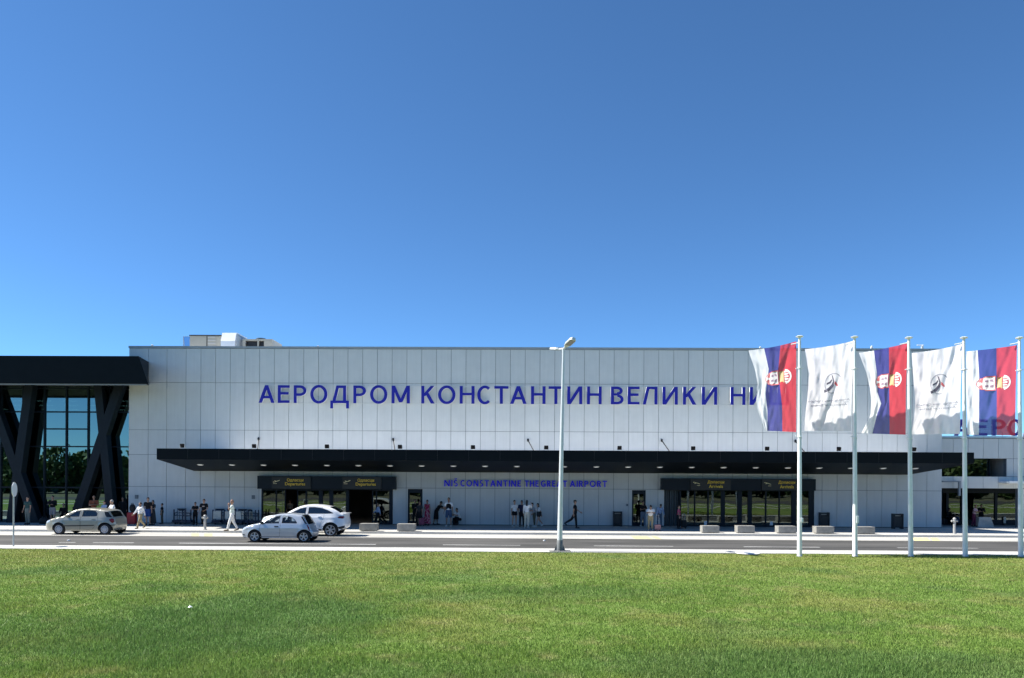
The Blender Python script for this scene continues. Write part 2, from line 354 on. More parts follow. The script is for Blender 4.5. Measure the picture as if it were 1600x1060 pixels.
# lawn
def lawn_mat(name, blades):
    M = bpy.data.materials.new(name); M.use_nodes = True; n = M.node_tree; b = n.nodes['Principled BSDF']; L = n.links.new
    geo = n.nodes.new('ShaderNodeNewGeometry'); P = geo.outputs['Position']
    def noise(s, d=4, v=None):
        q = n.nodes.new('ShaderNodeTexNoise'); q.inputs['Scale'].default_value = s; q.inputs['Detail'].default_value = d; L(v or P, q.inputs['Vector']); return q.outputs['Fac']
    def rng_(v, a, b_, c=0.0, d=1.0, smooth=False):
        q = n.nodes.new('ShaderNodeMapRange'); q.inputs['From Min'].default_value = a; q.inputs['From Max'].default_value = b_; q.inputs['To Min'].default_value = c; q.inputs['To Max'].default_value = d
        if smooth: q.interpolation_type = 'SMOOTHSTEP'
        L(v, q.inputs['Value']); return q.outputs['Result']
    def mix(f, c1, c2):
        q = n.nodes.new('ShaderNodeMix'); q.data_type = 'RGBA'; L(f, q.inputs['Factor'])
        for i, c in ((6, c1), (7, c2)):
            if isinstance(c, tuple): q.inputs[i].default_value = (*c, 1)
            else: L(c, q.inputs[i])
        return q.outputs[2]
    def mth(op, a, c):
        q = n.nodes.new('ShaderNodeMath'); q.operation = op; L(a, q.inputs[0])
        if isinstance(c, (int, float)): q.inputs[1].default_value = c
        else: L(c, q.inputs[1])
        return q.outputs[0]
    dry = mth('MULTIPLY', rng_(noise(0.33, 5), 0.44, 0.74, smooth=True), 0.85)
    sep = n.nodes.new('ShaderNodeSeparateXYZ'); L(P, sep.inputs[0])
    dry = mth('MAXIMUM', dry, mth('MULTIPLY', rng_(sep.outputs['Y'], -31.0, -20.5, smooth=True), rng_(noise(0.9, 5), 0.25, 0.75, 0.25, 0.95)))   # thirstier turf along the kerb
    base = mix(dry, (0.160, 0.248, 0.050), (0.255, 0.268, 0.075))
    base = mix(mth('MULTIPLY', rng_(noise(1.7, 5), 0.52, 0.80), 0.8), base, (0.310, 0.295, 0.125))
    lush = None
    for (cx, cy, rx, ry), ks in zip(LUSH, (0.82, 0.75, 0.50, 0.45, 0.35)):
        mp = n.nodes.new('ShaderNodeMapping'); mp.inputs['Location'].default_value = (-cx/rx, -cy/ry, 0); mp.inputs['Scale'].default_value = (1/rx, 1/ry, 0); L(P, mp.inputs['Vector'])
        ln = n.nodes.new('ShaderNodeVectorMath'); ln.operation = 'LENGTH'; L(mp.outputs[0], ln.inputs[0])
        wob = mth('ADD', ln.outputs['Value'], mth('MULTIPLY', mth('SUBTRACT', noise(0.8, 4), 0.5), 0.9))
        k = mth('MULTIPLY', rng_(wob, 1.20, 0.55, smooth=True), ks)
        lush = k if lush is None else mth('MAXIMUM', lush, k)
    lush = mth('MAXIMUM', lush, mth('MULTIPLY', rng_(noise(0.21, 3), 0.55, 0.68, smooth=True), 0.55))
    base = mix(lush, base, (0.104, 0.192, 0.052))
    if blades:
        at = n.nodes.new('ShaderNodeAttribute'); at.attribute_name = 'tint'
        sc = n.nodes.new('ShaderNodeVectorMath'); sc.operation = 'SCALE'; L(base, sc.inputs[0]); L(rng_(at.outputs['Fac'], 0, 1, 0.50, 1.75), sc.inputs['Scale'])
        L(sc.outputs['Vector'], b.inputs['Base Color'])
        b.inputs['Roughness'].default_value = 0.55
        tl = n.nodes.new('ShaderNodeBsdfTranslucent'); L(sc.outputs['Vector'], tl.inputs['Color']); ms = n.nodes.new('ShaderNodeMixShader'); ms.inputs['Fac'].default_value = 0.35
        L(b.outputs[0], ms.inputs[1]); L(tl.outputs[0], ms.inputs[2]); L(ms.outputs[0], n.nodes['Material Output'].inputs['Surface'])
    else:
        sc = n.nodes.new('ShaderNodeVectorMath'); sc.operation = 'SCALE'; L(base, sc.inputs[0]); L(rng_(noise(35, 4), 0.3, 0.7, 0.6, 1.15), sc.inputs['Scale'])
        L(sc.outputs['Vector'], b.inputs['Base Color']); b.inputs['Roughness'].default_value = 0.9
        bp = n.nodes.new('ShaderNodeBump'); bp.inputs['Strength'].default_value = 0.6; bp.inputs['Distance'].default_value = 0.04; L(noise(28, 4), bp.inputs['Height']); L(bp.outputs['Normal'], b.inputs['Normal'])
    b.inputs['Specular IOR Level'].default_value = 0.25
    return M
p1 = onZ(365, 968, 0.1); p2 = onZ(1330, 1045, 0.1); p3 = onZ(20, 985, 0.1); p4 = onZ(880, 925, 0.1); p5 = onZ(560, 1060, 0.1)
LUSH = [(p1.x, p1.y, 3.5, 4.3), (p2.x, p2.y, 4.6, 1.7), (p3.x, p3.y, 3.4, 2.2), (p4.x, p4.y, 3.5, 1.3), (p5.x, p5.y, 4.0, 1.4)]
LAWN_Z = 0.085
sheet('lawn', -160, 160, -39.62, Y_LAWN - 0.002, LAWN_Z, lawn_mat('lawn_soil_and_thatch', False), 40, 8)
sheet('far_lawn', -160, 160, -60, -53.5, LAWN_Z, lawn_mat('far_lawn_turf', False))
sheet('middle_lawn', -160, 160, -51.0, -42.5, LAWN_Z, MATS.get('x') or bpy.data.materials['far_lawn_turf'])
NB = 620000
def blades():
    d = 10.5 * (31.2/10.5) ** rng.random(NB)         # distance from the camera; denser where it is near
    y = CAM.y + d + 0.0
    x = (rng.random(NB)*2 - 1) * (d*0.74 + 1.5) - d*0.011
    n1 = np.sin(x*1.3 + 2*np.sin(y*0.9)) * np.sin(y*1.7 + 1.5*np.sin(x*0.7))
    h = (0.028 + 0.032*rng.random(NB) + 0.012*n1) * (1 + 0.5*(rng.random(NB) < 0.02))
    for cx, cy, rx, ry in LUSH: h = h * (1 + 0.35*np.exp(-(((x-cx)/rx)**2 + ((y-cy)/ry)**2)*1.2))
    wd = 0.0030 + 0.00030*d * (0.6 + 0.8*rng.random(NB))
    a = rng.random(NB)*2*np.pi; lean = rng.normal(0, 0.55, NB)*h; la = rng.random(NB)*2*np.pi
    keep = (y < Y_LAWN - 0.01) & (y > -39.58)
    x, y, h, wd, a, lean, la = [q[keep] for q in (x, y, h, wd, a, lean, la)]
    n = len(x); v = np.empty((n, 3, 3), dtype=np.float32)
    v[:,0] = np.stack([x - wd*np.cos(a), y - wd*np.sin(a), np.full(n, LAWN_Z - 0.005)], 1)
    v[:,1] = np.stack([x + wd*np.cos(a), y + wd*np.sin(a), np.full(n, LAWN_Z - 0.005)], 1)
    v[:,2] = np.stack([x + lean*np.cos(la), y + lean*np.sin(la), LAWN_Z + h], 1)
    me = bpy.data.meshes.new('grass'); me.vertices.add(3*n); me.vertices.foreach_set('co', v.ravel())
    me.loops.add(3*n); me.loops.foreach_set('vertex_index', np.arange(3*n, dtype=np.int32))
    me.polygons.add(n); me.polygons.foreach_set('loop_start', np.arange(0, 3*n, 3, dtype=np.int32))
    at = me.attributes.new('tint', 'FLOAT', 'POINT')
    t = np.repeat(rng.random(n).astype(np.float32), 3); at.data.foreach_set('value', t)
    me.update(); me.validate()
    me.materials.append(lawn_mat('grass_blade', True))
    o = bpy.data.objects.new('grass', me); col.objects.link(o)
    tag(o, 'short mown green lawn grass in front of the road', 'grass', kind='stuff')
blades()

# far wood behind the photographer, mirrored in the terminal's glass
def wood():
    b = MB(); r = random.Random(3)
    for i in range(104):
        x = -165 + i*3.25 + r.uniform(-2.0, 2.0); y = -122 + r.uniform(-7, 7); H = r.uniform(8.5, 11.5)
        b.mi = 1; b.tube((x, y, -0.03), (x + r.uniform(-.4, .4), y, H*0.6), 0.28, 0.12, 7)
        b.mi = 0
        for k in range(560):
            t = r.uniform(0, 6.283); rr = r.random()**0.4; ph = r.uniform(-1, 1)
            q = Vector((x + math.cos(t)*rr*4.3*math.sqrt(1-ph*ph), y + math.sin(t)*rr*4.3*math.sqrt(1-ph*ph), H*0.52 + ph*H*0.48))
            s = r.uniform(0.40, 0.80); u = Vector((r.gauss(0,1), r.gauss(0,1), r.gauss(0,1))).normalized(); w_ = u.orthogonal().normalized(); z_ = u.cross(w_)
            b.quad(q + w_*s, q + z_*s*0.7, q - w_*s, q - z_*s*0.7)
    for k in range(26000):       # undergrowth that closes the belt
        q = Vector((r.uniform(-172, 172), -124 + r.uniform(-4, 4), 0)); q.z = abs(r.gauss(0, 1))*2.2 + 0.1 + r.random()*4.5
        s = r.uniform(0.5, 0.9); u = Vector((r.gauss(0,1), r.gauss(0,1), r.gauss(0,1))).normalized(); w_ = u.orthogonal().normalized(); z_ = u.cross(w_)
        b.quad(q + w_*s, q + z_*s*0.7, q - w_*s, q - z_*s*0.7)
    o = b.build('far_wood', [mat('foliage', (0.085, 0.135, 0.040), 0.7, 0, 0.35, 0.5), mat('tree_bark', (0.10, 0.08, 0.06), 0.9, 0, 0.2, 3)], fix=False)
    tag(o, 'belt of green trees across the car park, mirrored in the glass', 'wood', kind='stuff')
wood()
# ------------------------------------------------------------------ terminal building
def sub_rects(rect, holes):
    out = [rect]
    for hx0, hx1, hz0, hz1 in holes:
        nxt = []
        for x0, x1, z0, z1 in out:
            if hx1 <= x0 or hx0 >= x1 or hz1 <= z0 or hz0 >= z1: nxt.append((x0, x1, z0, z1)); continue
            if hz0 > z0: nxt.append((x0, x1, z0, hz0))
            if hz1 < z1: nxt.append((x0, x1, hz1, z1))
            a, c = max(z0, hz0), min(z1, hz1)
            if hx0 > x0: nxt.append((x0, hx0, a, c))
            if hx1 < x1: nxt.append((hx1, x1, a, c))
        out = nxt
    return out
def cladding(b, xs, zs, holes, yf, yb, gap=0.012):
    for i in range(len(xs)-1):
        for j in range(len(zs)-1):
            for x0, x1, z0, z1 in sub_rects((xs[i]+gap, xs[i+1]-gap, zs[j]+gap, zs[j+1]-gap), holes):
                if x1-x0 < 0.02 or z1-z0 < 0.02: continue
                e = random.uniform(-0.0015, 0.0015); t = random.uniform(-0.0012, 0.0012)
                v = [(x0,yf+e,z0),(x1,yf+e+t,z0),(x1,yb,z0),(x0,yb,z0),(x0,yf-e,z1),(x1,yf-e+t,z1),(x1,yb,z1),(x0,yb,z1)]
                b.add(v, [(0,3,2,1),(4,5,6,7),(0,1,5,4),(1,2,6,5),(2,3,7,6),(3,0,4,7)])

XL = XY(201.5, 0, 680); XR = XY(1471.5, 0, 700)
Z_TOP = ZY(800, 543.0, 0); Z1 = ZY(300, 598.2, 0); Z2 = ZY(300, 672.2, 0); Z3 = ZY(750, 763.4, 0)
xs = [XL] + [XY(p, 0, 700) for p in (231.8, 260.6, 290.4)]
x314, xe = XY(313.6, 0, 700), XR
npan = 50
xs += [x314 + (xe - x314)*k/npan for k in range(npan)] + [XR]
zs = [SW + 0.03, Z3, (Z3 + Z2)/2 + 0.25, Z2, Z1, Z_TOP - 0.16]
DEP = (XY(408.5, 0, 790), XY(614.0, 0, 790), -1, ZY(500, 764, 0))
ARR = (XY(1037.5, 0, 790), XY(1272.0, 0, 790), -1, ZY(1150, 765, 0))
D1 = (XY(637.2, 0, 790), XY(660.2, 0, 790), -1, ZY(650, 764.3, 0))
D2 = (XY(987.3, 0, 790), XY(1008.8, 0, 790), -1, ZY(998, 766.2, 0))
HOLES = [DEP, ARR, D1, D2]
term = thing('terminal_building', (0, 0, 0), 'long light grey clad airport terminal with black entrance canopy', 'building')
b = MB(); cladding(b, xs, zs, HOLES, -0.035, 0.0); b.build('wall_cladding', m_panel, term)
b = MB()
for x0, x1, z0, z1 in sub_rects((XL, XR, -0.02, Z_TOP - 0.1), HOLES): b.box(x0, x1, 0.001, 0.30, z0, z1)
b.build('wall_core', m_gap, term)
b = MB(); b.box(XL, XL+0.25, 0.302, 34, -0.02, Z_TOP-0.1); b.box(XR-0.25, XR, 0.302, 34, -0.02, Z_TOP-0.1); b.box(XL+0.26, XR-0.26, 33.7, 34, -0.02, Z_TOP-0.1)
b.build('side_wall', m_panel, term)
b = MB(); b.box(XL+0.26, XR-0.26, 0.31, 33.69, Z_TOP-0.55, Z_TOP-0.35); b.build('roof', m_white_roof, term)
b = MB()
n = 25
for i in range(n):
    a, c = XL-0.03 + (XR-XL+0.06)*i/n, XL-0.03 + (XR-XL+0.06)*(i+1)/n
    b.box(a+0.004, c-0.004, -0.075, 0.36, Z_TOP-0.15, Z_TOP)
b.box(XL-0.03, XL+0.3, 0.362, 34.05, Z_TOP-0.095, Z_TOP); b.box(XR-0.3, XR+0.03, 0.362, 34.05, Z_TOP-0.095, Z_TOP)
b.build('parapet_cap', mat('grey_parapet_flashing', (0.30, 0.32, 0.33), 0.45, 0.2, 0.06, 2), term)
for x0, x1, z0, z1 in sub_rects((XL, XR, SW + 0.002, SW + 0.03), HOLES):      # base flashing strip
    b = MB(); b.box(x0, x1, -0.028, -0.001, z0, z1); b.build('plinth', m_frame, term)
# interior behind the entrances
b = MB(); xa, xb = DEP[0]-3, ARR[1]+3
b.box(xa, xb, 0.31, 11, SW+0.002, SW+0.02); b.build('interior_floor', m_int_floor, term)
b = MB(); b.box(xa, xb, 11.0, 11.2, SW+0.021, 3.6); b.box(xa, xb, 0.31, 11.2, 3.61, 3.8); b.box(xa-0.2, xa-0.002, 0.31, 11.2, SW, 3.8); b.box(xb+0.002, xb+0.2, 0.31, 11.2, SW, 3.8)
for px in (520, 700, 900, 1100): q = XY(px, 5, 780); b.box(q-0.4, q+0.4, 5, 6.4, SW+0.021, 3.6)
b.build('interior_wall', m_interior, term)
b = MB()
for px in (440, 500, 560, 1080, 1140, 1200, 1250):
    q = XY(px, 3, 780); b = MB(); b.box(q-0.9, q+0.9, 3.4, 3.55, 3.57, 3.605)
    b.build('interior_light', mat('interior_strip_light', (0.8, 0.8, 0.8), 0.5, emit=((1, 0.97, 0.9), 3.0)), term)

# canopy: wedge that thins towards its front edge
CF = -5.3
zt = ZY(800, 703.7, CF); zfb = ZY(800, 720.8, CF); zsb = ZY(800, 738.8, 0)
xl0, xl1 = XY(303.5, 0, 735), XY(244.8, CF, 710)
xr0, xr1 = XY(1419.0, 0, 741), XY(1522.0, CF, 712)
YB = -0.04
b = MB()
nseg = 24
def lerp(a, c, t): return a + (c-a)*t
v = []; f = []
for i in range(nseg+1):
    t = i/nseg; xb_, xf = lerp(xl0, xr0, t), lerp(xl1, xr1, t)
    v += [(xb_, YB, zsb), (xf, CF, zfb), (xf, CF, zt), (xf, CF+0.12, zt), (xf, CF+0.12, zt-0.10), (xb_, YB, zt-0.16)]
for i in range(nseg):
    o = i*6
    for k in range(6):
        f.append((o+k, o+(k+1) % 6, o+6+(k+1) % 6, o+6+k))
f.append(tuple(range(6))); f.append(tuple(nseg*6 + k for k in (5,4,3,2,1,0)))
b.add(v, f)
m_canopy = [m_dark, m_white_roof, m_black]
b.mi = 2      # standing joints of the fascia sheets
for i in range(1, 26):
    q = lerp(xl1, xr1, i/26); b.box(q-0.008, q+0.008, CF-0.006, CF-0.001, zfb+0.01, zt-0.01)
b.mi = 0
canopy = b.build('canopy', m_canopy, term)
for p in canopy.data.polygons:
    if p.normal.z > 0.7 and p.center.y > CF + 0.12: p.material_index = 1
def soffit_z(y): return zsb + (zfb - zsb)*(y/CF)
slope = math.atan2(zfb - zsb, -CF)
dl = None
for px in (313, 362.5, 411.8, 461, 511, 560, 609.5, 658.8, 708.3, 757.8, 807.6, 881.5, 931.8, 981.3, 1031, 1080.7, 1130.6, 1180.7, 1231, 1280, 1329.5, 1380, 1430):
    Y = -3.2; q = XY(px, Y, 731)
    if dl is None:
        Mx = Matrix.Rotation(-slope, 3, 'X')
        b = MB(); b.mi = 1
        ring = lambda r, h: [Mx @ Vector((r*math.cos(2*math.pi*i/16), r*math.sin(2*math.pi*i/16), h)) for i in range(16)]
        for r0_, h0, r1_, h1, mi in ((0.20, -0.002, 0.20, -0.035, 1), (0.20, -0.035, 0.165, -0.045, 1)):
            A, B_ = ring(r0_, h0), ring(r1_, h1); b.mi = mi
            b.add(A + B_, [(i, (i+1) % 16, 16+(i+1) % 16, 16+i) for i in range(16)])
        b.mi = 0; b.add(ring(0.165, -0.045), [tuple(range(15, -1, -1))])
        dl = b.build('downlight', [mat('downlight_lens', (0.75, 0.75, 0.73), 0.4, emit=((1, 0.98, 0.94), 0.18)), m_galv], canopy)
        d = dl
    else: d = dl.copy(); col.objects.link(d); d.parent = canopy
    d.location = (q, Y, soffit_z(Y))
for ptx, pty, pbx in ((404, 686, 401.8), (614.3, 687, 618.2), (825, 688, 837.5), (1034, 688.5, 1051), (1243, 689.5, 1263)):
    a = onY(ptx, pty, -0.12); c = onY(pbx, 704, -1.6); c.z = zt - 0.15
    b = MB(); b.tube(a, c, 0.035, 0.035, 8); b.ell(a, (0.075, 0.075, 0.11)); b.build('stay_rod', m_black, canopy, True)

# ---- entrances
def pane(parent, x0, x1, z0, z1, y, mt=None, name='glass_pane', th=0.012):
    b = MB(); b.box(x0, x1, y, y+th, z0, z1); return b.build(name, mt or g_door, parent)
def entrance(bars, x0, x1, ztop, y, panes, header):
    e = MB()
    zb = SW + 0.004
    for a, c in bars: e.box(XY(a, y, 790), XY(c, y, 790), y-0.06, y+0.12, zb, ztop)
    X0, X1 = XY(x0, y, 790), XY(x1, y, 790)
    E = e.build('entrance', m_frame, term)
    r = MB(); r.box(X0+0.002, X1-0.002, y-0.04, y+0.1, ztop+0.002, ztop+0.16); r.build('top_rail', m_frame, E)
    for a, c, kind in panes:
        xa, xc = XY(a, y, 790)+0.003, XY(c, y, 790)-0.003
        rr = MB(); rr.box(xa, xc, y-0.03, y+0.06, zb, zb+0.10); rr.box(xa, xc, y-0.03, y+0.06, ztop-0.07, ztop-0.004)
        q = rr.build('door_leaf' if kind else 'window_frame', m_frame, E)
        pane(q, xa+0.002, xc-0.002, zb+0.102, ztop-0.072, y)
    hx0, hx1, hz0, hz1, hy = header
    h = MB(); h.box(hx0, hx1, hy, -0.04, hz0, hz1); h.build('header', m_frame, E)
    return E
zT = ZY(500, 765.5, -0.1)
hd = (XY(402, -0.55, 755), XY(617.8, -0.55, 755), ZY(500, 764.6, -0.55), ZY(500, 744.2, -0.55), -0.55)
entrance([(408.7, 411), (431, 432.6), (445, 446.4), (464.6, 465.8), (477.6, 479.6), (498.3, 504.6), (514.8, 520.8), (540.6, 545.5), (581.5, 583.2), (587.2, 589.2), (608.2, 613.7)],
         408.7, 613.7, zT, 0.05, [(411, 431, 0), (432.6, 445, 1), (465.8, 477.6, 1), (479.6, 498.3, 0), (504.6, 514.8, 0), (520.8, 540.6, 0), (583.2, 587.2, 1), (589.2, 608.2, 0)], hd)
zT2 = ZY(1150, 766, -0.1)
ha = (XY(1034, -0.55, 757), XY(1274.8, -0.55, 757), ZY(1150, 766.4, -0.55), ZY(1150, 748.2, -0.55), -0.55)
arr = entrance([(1037.7, 1039.2), (1061.5, 1064), (1084.2, 1086.2), (1105, 1107.3), (1126.2, 1132.5), (1152, 1159), (1168, 1174.5), (1195.2, 1197.4), (1216.4, 1218.2), (1236.3, 1243.7), (1263.2, 1271.8)],
         1037.7, 1271.8, zT2, 0.05, [(1064, 1084.2, 0), (1086.2, 1105, 1), (1107.3, 1126.2, 1), (1132.5, 1152, 0), (1159, 1168, 0), (1174.5, 1195.2, 0), (1197.4, 1216.4, 1), (1218.2, 1236.3, 1), (1243.7, 1263.2, 0)], ha)
b = MB()      # ribbed return panel left of the arrivals doors
xa, xc = XY(1039.2, 0.2, 790), XY(1061.5, 0.2, 790)
for i in range(6):
    a, c = lerp(xa, xc, i/6), lerp(xa, xc, (i+1)/6)
    b.box(a+0.015, c-0.015, 0.35 + 0.06*(i % 2), 0.5, SW+0.004, zT2-0.02)
b.build('ribbed_panel', mat('teal_grey_ribbed_panel', (0.035, 0.055, 0.068), 0.45, 0.1, 0.1, 4), arr)
# two small white rectangles low on the arrivals glass
for px in (1102.7, 1205.5):
    b = MB(); q = XY(px, 0.02, 816); b.box(q-0.10, q+0.10, 0.045, 0.049, SW+0.10, SW+0.36); b.build('white_rectangle', m_white, arr)
def service_door(px0, px1, pt):
    y = 0.06; x0, x1 = XY(px0, 0, 790)+0.003, XY(px1, 0, 790)-0.003; zt_ = ZY((px0+px1)/2, pt, 0)-0.003
    b = MB(); t = 0.11
    b.box(x0, x0+t, y-0.05, y+0.1, SW+0.004, zt_); b.box(x1-t*1.2, x1, y-0.05, y+0.1, SW+0.004, zt_)
    b.box(x0+t+0.002, x1-t*1.2-0.002, y-0.05, y+0.1, zt_-0.26, zt_); b.box(x0+t+0.002, x1-t*1.2-0.002, y-0.05, y+0.1, SW+0.004, SW+0.2)
    d = b.build('service_door', m_frame, term); pane(d, x0+t+0.004, x1-t*1.2-0.004, SW+0.202, zt_-0.262, y)
    b = MB(); b.tube((x1-t*1.5, y-0.09, 1.0), (x1-t*1.5, y-0.09, 1.35), 0.014, n=8); b.build('handle', m_galv, d, True)
service_door(637.2, 660.2, 764.3); service_door(987.3, 1008.8, 766.2)
for px, py, s in ((213.6, 776.5, 1), (396, 777, 1), (979.8, 789.3, 0.55)):
    p = onY(px, py, -0.05); b = MB(); b.cbox((p.x, -0.075, p.z), (0.20*s, 0.07, 0.26*s)); b.cbox((p.x, -0.115, p.z+0.03*s), (0.14*s, 0.01, 0.12*s)); b.build('wall_box', mat('grey_wall_box', (0.16, 0.19, 0.21), 0.5, 0, 0.05, 9), term)

# ---- letter shapes: strokes united by triangulation, so any weight stays clean
def glyph(ch, W, s):
    q = s*0.86
    def rect(x0, x1, z0, z1): return [(x0, z0), (x1, z0), (x1, z1), (x0, z1)]
    def eband(cx, cz, rx, rz, a0, a1, n=20, t=None):
        t = t or s
        o = [(cx + rx*math.cos(R(a0 + (a1-a0)*k/n)), cz + rz*math.sin(R(a0 + (a1-a0)*k/n))) for k in range(n+1)]
        i = [(cx + (rx-t)*math.cos(R(a1 + (a0-a1)*k/n)), cz + (rz-q*t/s)*math.sin(R(a1 + (a0-a1)*k/n))) for k in range(n+1)]
        return o + i
    def bar(x0, z0, x1, z1, t):      # slanted stroke with flat ends, t measured along x
        return [(x0-t/2, z0), (x0+t/2, z0), (x1+t/2, z1), (x1-t/2, z1)]
    d = s*1.12
    if ch in 'АA': return [bar(d/2, 0, W/2, 1, d), bar(W-d/2, 0, W/2, 1, d), rect(W*0.19, W*0.81, 0.25, 0.25+q)]
    if ch in 'ЕE': return [rect(0, s, 0, 1), rect(s, W, 1-q, 1), rect(s, W*0.92, 0.47, 0.47+q), rect(s, W, 0, q)]
    if ch in 'РPR':
        r = W*0.52; o = [rect(0, s, 0, 1), rect(s*0.9, W-r+0.01, 1-q, 1), rect(s*0.9, W-r+0.01, 0.40, 0.40+q), eband(W-r, 0.70, r, 0.30, -90, 90)]
        if ch == 'R': o = [rect(0, s, 0, 1), rect(s*0.9, W*0.92-r+0.01, 1-q, 1), rect(s*0.9, W*0.92-r+0.01, 0.42, 0.42+q), eband(W*0.92-r, 0.71, r, 0.29, -90, 90), bar(W-d/2, 0, W*0.50, 0.46, d)]
        return o
    if ch in 'ОO': return [eband(W/2, 0.5, W/2, 0.515, 0, 180, 22), eband(W/2, 0.5, W/2, 0.515, 180, 360, 22)]
    if ch in 'СC': return [eband(W*0.56, 0.5, W*0.56, 0.515, 48, 312, 30)]
    if ch == 'G': return [eband(W*0.54, 0.5, W*0.54, 0.515, 48, 318, 30), rect(W-s, W, 0.06, 0.52), rect(W*0.55, W-s*0.5, 0.52-q, 0.52)]
    if ch == 'Д':
        return [rect(0.0, W, 0, q), rect(0, s*0.95, -0.30, 0.01), rect(W-s*0.95, W, -0.30, 0.01), rect(W*0.84-s, W*0.84, 0, 1), rect(W*0.33, W*0.84, 1-q, 1), bar(W*0.17, 0, W*0.33+s*0.45, 1, s)]
    if ch in 'ЛL': return [rect(W-s, W, 0, 1), rect(W*0.30, W, 1-q, 1), bar(s*0.6, 0, W*0.30+s*0.45, 1, s)]
    if ch in 'МM': return [rect(0, s, 0, 1), rect(W-s, W, 0, 1), bar(W*0.5, 0.06, s*0.62, 1, s*1.1), bar(W*0.5, 0.06, W-s*0.62, 1, s*1.1)]
    if ch in 'КK': return [rect(0, s, 0, 1), bar(s*0.75, 0.42, W-d*0.62, 1, d*1.12), bar(W-d*0.55, 0, s*1.7, 0.62, d*1.1)]
    if ch in 'НH': return [rect(0, s, 0, 1), rect(W-s, W, 0, 1), rect(s*0.9, W-s*0.9, 0.47, 0.47+q)]
    if ch in 'ТT': return [rect(0, W, 1-q, 1), rect(W/2-s/2, W/2+s/2, 0, 1-q*0.5)]
    if ch == 'И': return [rect(0, s, 0, 1), rect(W-s, W, 0, 1), bar(s*0.6, 0.0, W-s*0.6, 1.0, s*1.15)]
    if ch == 'N': return [rect(0, s, 0, 1), rect(W-s, W, 0, 1), bar(W-s*0.6, 0.0, s*0.6, 1.0, s*1.15)]
    if ch in 'ВB':
        r = W*0.46; r2 = W*0.50
        return [rect(0, s, 0, 1), rect(s*0.9, W*0.93-r+0.01, 1-q, 1), rect(s*0.9, W-r2+0.01, 0.49, 0.49+q*0.9), rect(s*0.9, W-r2+0.01, 0, q), eband(W*0.93-r, 0.765, r, 0.235, -90, 90), eband(W-r2, 0.28, r2, 0.28, -90, 90)]
    if ch == 'Ш': return [rect(0, s, 0, 1), rect(W/2-s/2, W/2+s/2, 0, 1), rect(W-s, W, 0, 1), rect(0, W, 0, q)]
    if ch == 'I': return [rect(0, s, 0, 1)]
    if ch in 'SŠ':
        r = W/2; o = [eband(r, 0.735, r, 0.28, 40, 268, 22, s*0.95), eband(r, 0.265, r, 0.28, -140, 88, 22, s*0.95)]
        if ch == 'Š': o += [bar(W*0.5, 1.10, W*0.24, 1.30, s*0.75), bar(W*0.5, 1.10, W*0.76, 1.30, s*0.75)]
        return o
    raise ValueError(ch)
GW = {'I': 0.17, 'E': 0.60, 'S': 0.60, 'Š': 0.60, 'T': 0.74, 'C': 0.78, 'O': 0.98, 'N': 0.84, 'A': 0.90, 'H': 0.82, 'G': 0.86, 'R': 0.70, 'P': 0.66}
def letter(parent, ch, x0, x1, z0, z1, Y, dep, s, mt):
    h = z1-z0; W = (x1-x0)/h; ps = glyph(ch, W, s)
    vs, ed = [], []
    for p in ps:
        o = len(vs); vs += [Vector(q) for q in p]; ed += [(o+i, o+(i+1) % len(p)) for i in range(len(p))]
    ov, oe, of, *_ = delaunay_2d_cdt(vs, ed, [], 0, 1e-5)
    fs = []
    for f in of:
        c = (sum(ov[i][0] for i in f)/3, sum(ov[i][1] for i in f)/3)
        if any(inside(c, p) for p in ps): fs.append(f)
    cnt = {}
    for f in fs:
        for a, c in zip(f, f[1:]+f[:1]): cnt[(a, c)] = 1
    n = len(ov); b = MB()
    v = [(x0+p[0]*h, Y-dep, z0+p[1]*h) for p in ov] + [(x0+p[0]*h, Y, z0+p[1]*h) for p in ov]
    b.mi = 0; b.add(v, [tuple(f) for f in fs]); b.m = [0]*len(fs)
    for (a, c) in cnt:
        if (c, a) not in cnt: b.f.append((a+n, c+n, c, a)); b.m.append(1)
    for f in fs: b.f.append(tuple(i+n for i in f[::-1])); b.m.append(1)
    me = b.mesh('letter'); bm = bmesh.new(); bm.from_mesh(me); bmesh.ops.delete(bm, geom=[q for q in bm.verts if not q.link_faces], context='VERTS'); bm.to_mesh(me); bm.free()
    me.materials.append(mt); me.materials.append(m_edge)
    o = bpy.data.objects.new('letter', me); col.objects.link(o); o.parent = parent
    return o
# ---- lettering on the facade
L1 = [('А',405,430.2),('Е',435,453.6),('Р',459.8,479.6),('О',485.6,512.4),('Д',516.9,546.2),('Р',552.7,572.6),('О',578.8,605.9),('М',612.3,641),
      ('К',658.6,679.6),('О',684.8,712),('Н',718.5,741.7),('С',745.8,767.3),('Т',772.4,794.5),('А',797,823),('Н',829.6,852.3),('Т',856.8,880),('И',886,909.5),('Н',916.8,939.8),
      ('В',954,974),('Е',980.3,998.8),('Л',1003.2,1026.8),('И',1034.5,1058.5),('К',1066.4,1087.5),('И',1095.8,1119.8),('Н',1140.6,1163.8),('И',1170.6,1194),('Ш',1201,1232)]
sign1 = thing('facade_lettering', (0, 0, 0), 'row of large blue Cyrillic capital letters high on the grey terminal wall', 'lettering')
def put_letter(parent, ch, px0, px1, pyt, pyb, Y, dep, s):
    x0, x1 = XY(px0, Y, (pyt+pyb)/2), XY(px1, Y, (pyt+pyb)/2); pm = (px0+px1)/2
    letter(parent, ch, x0, x1, ZY(pm, pyb, Y), ZY(pm, pyt, Y), Y, dep, s, m_blue)
for ch, a, c in L1:
    q = (a + c)/2 - 405; ov = 0.35 if ch in 'ОС' else 0
    put_letter(sign1, ch, a, c, 602.5 + q*0.0040 - ov, 630.1 + q*0.0044 + ov, -0.19, 0.13, 0.175)
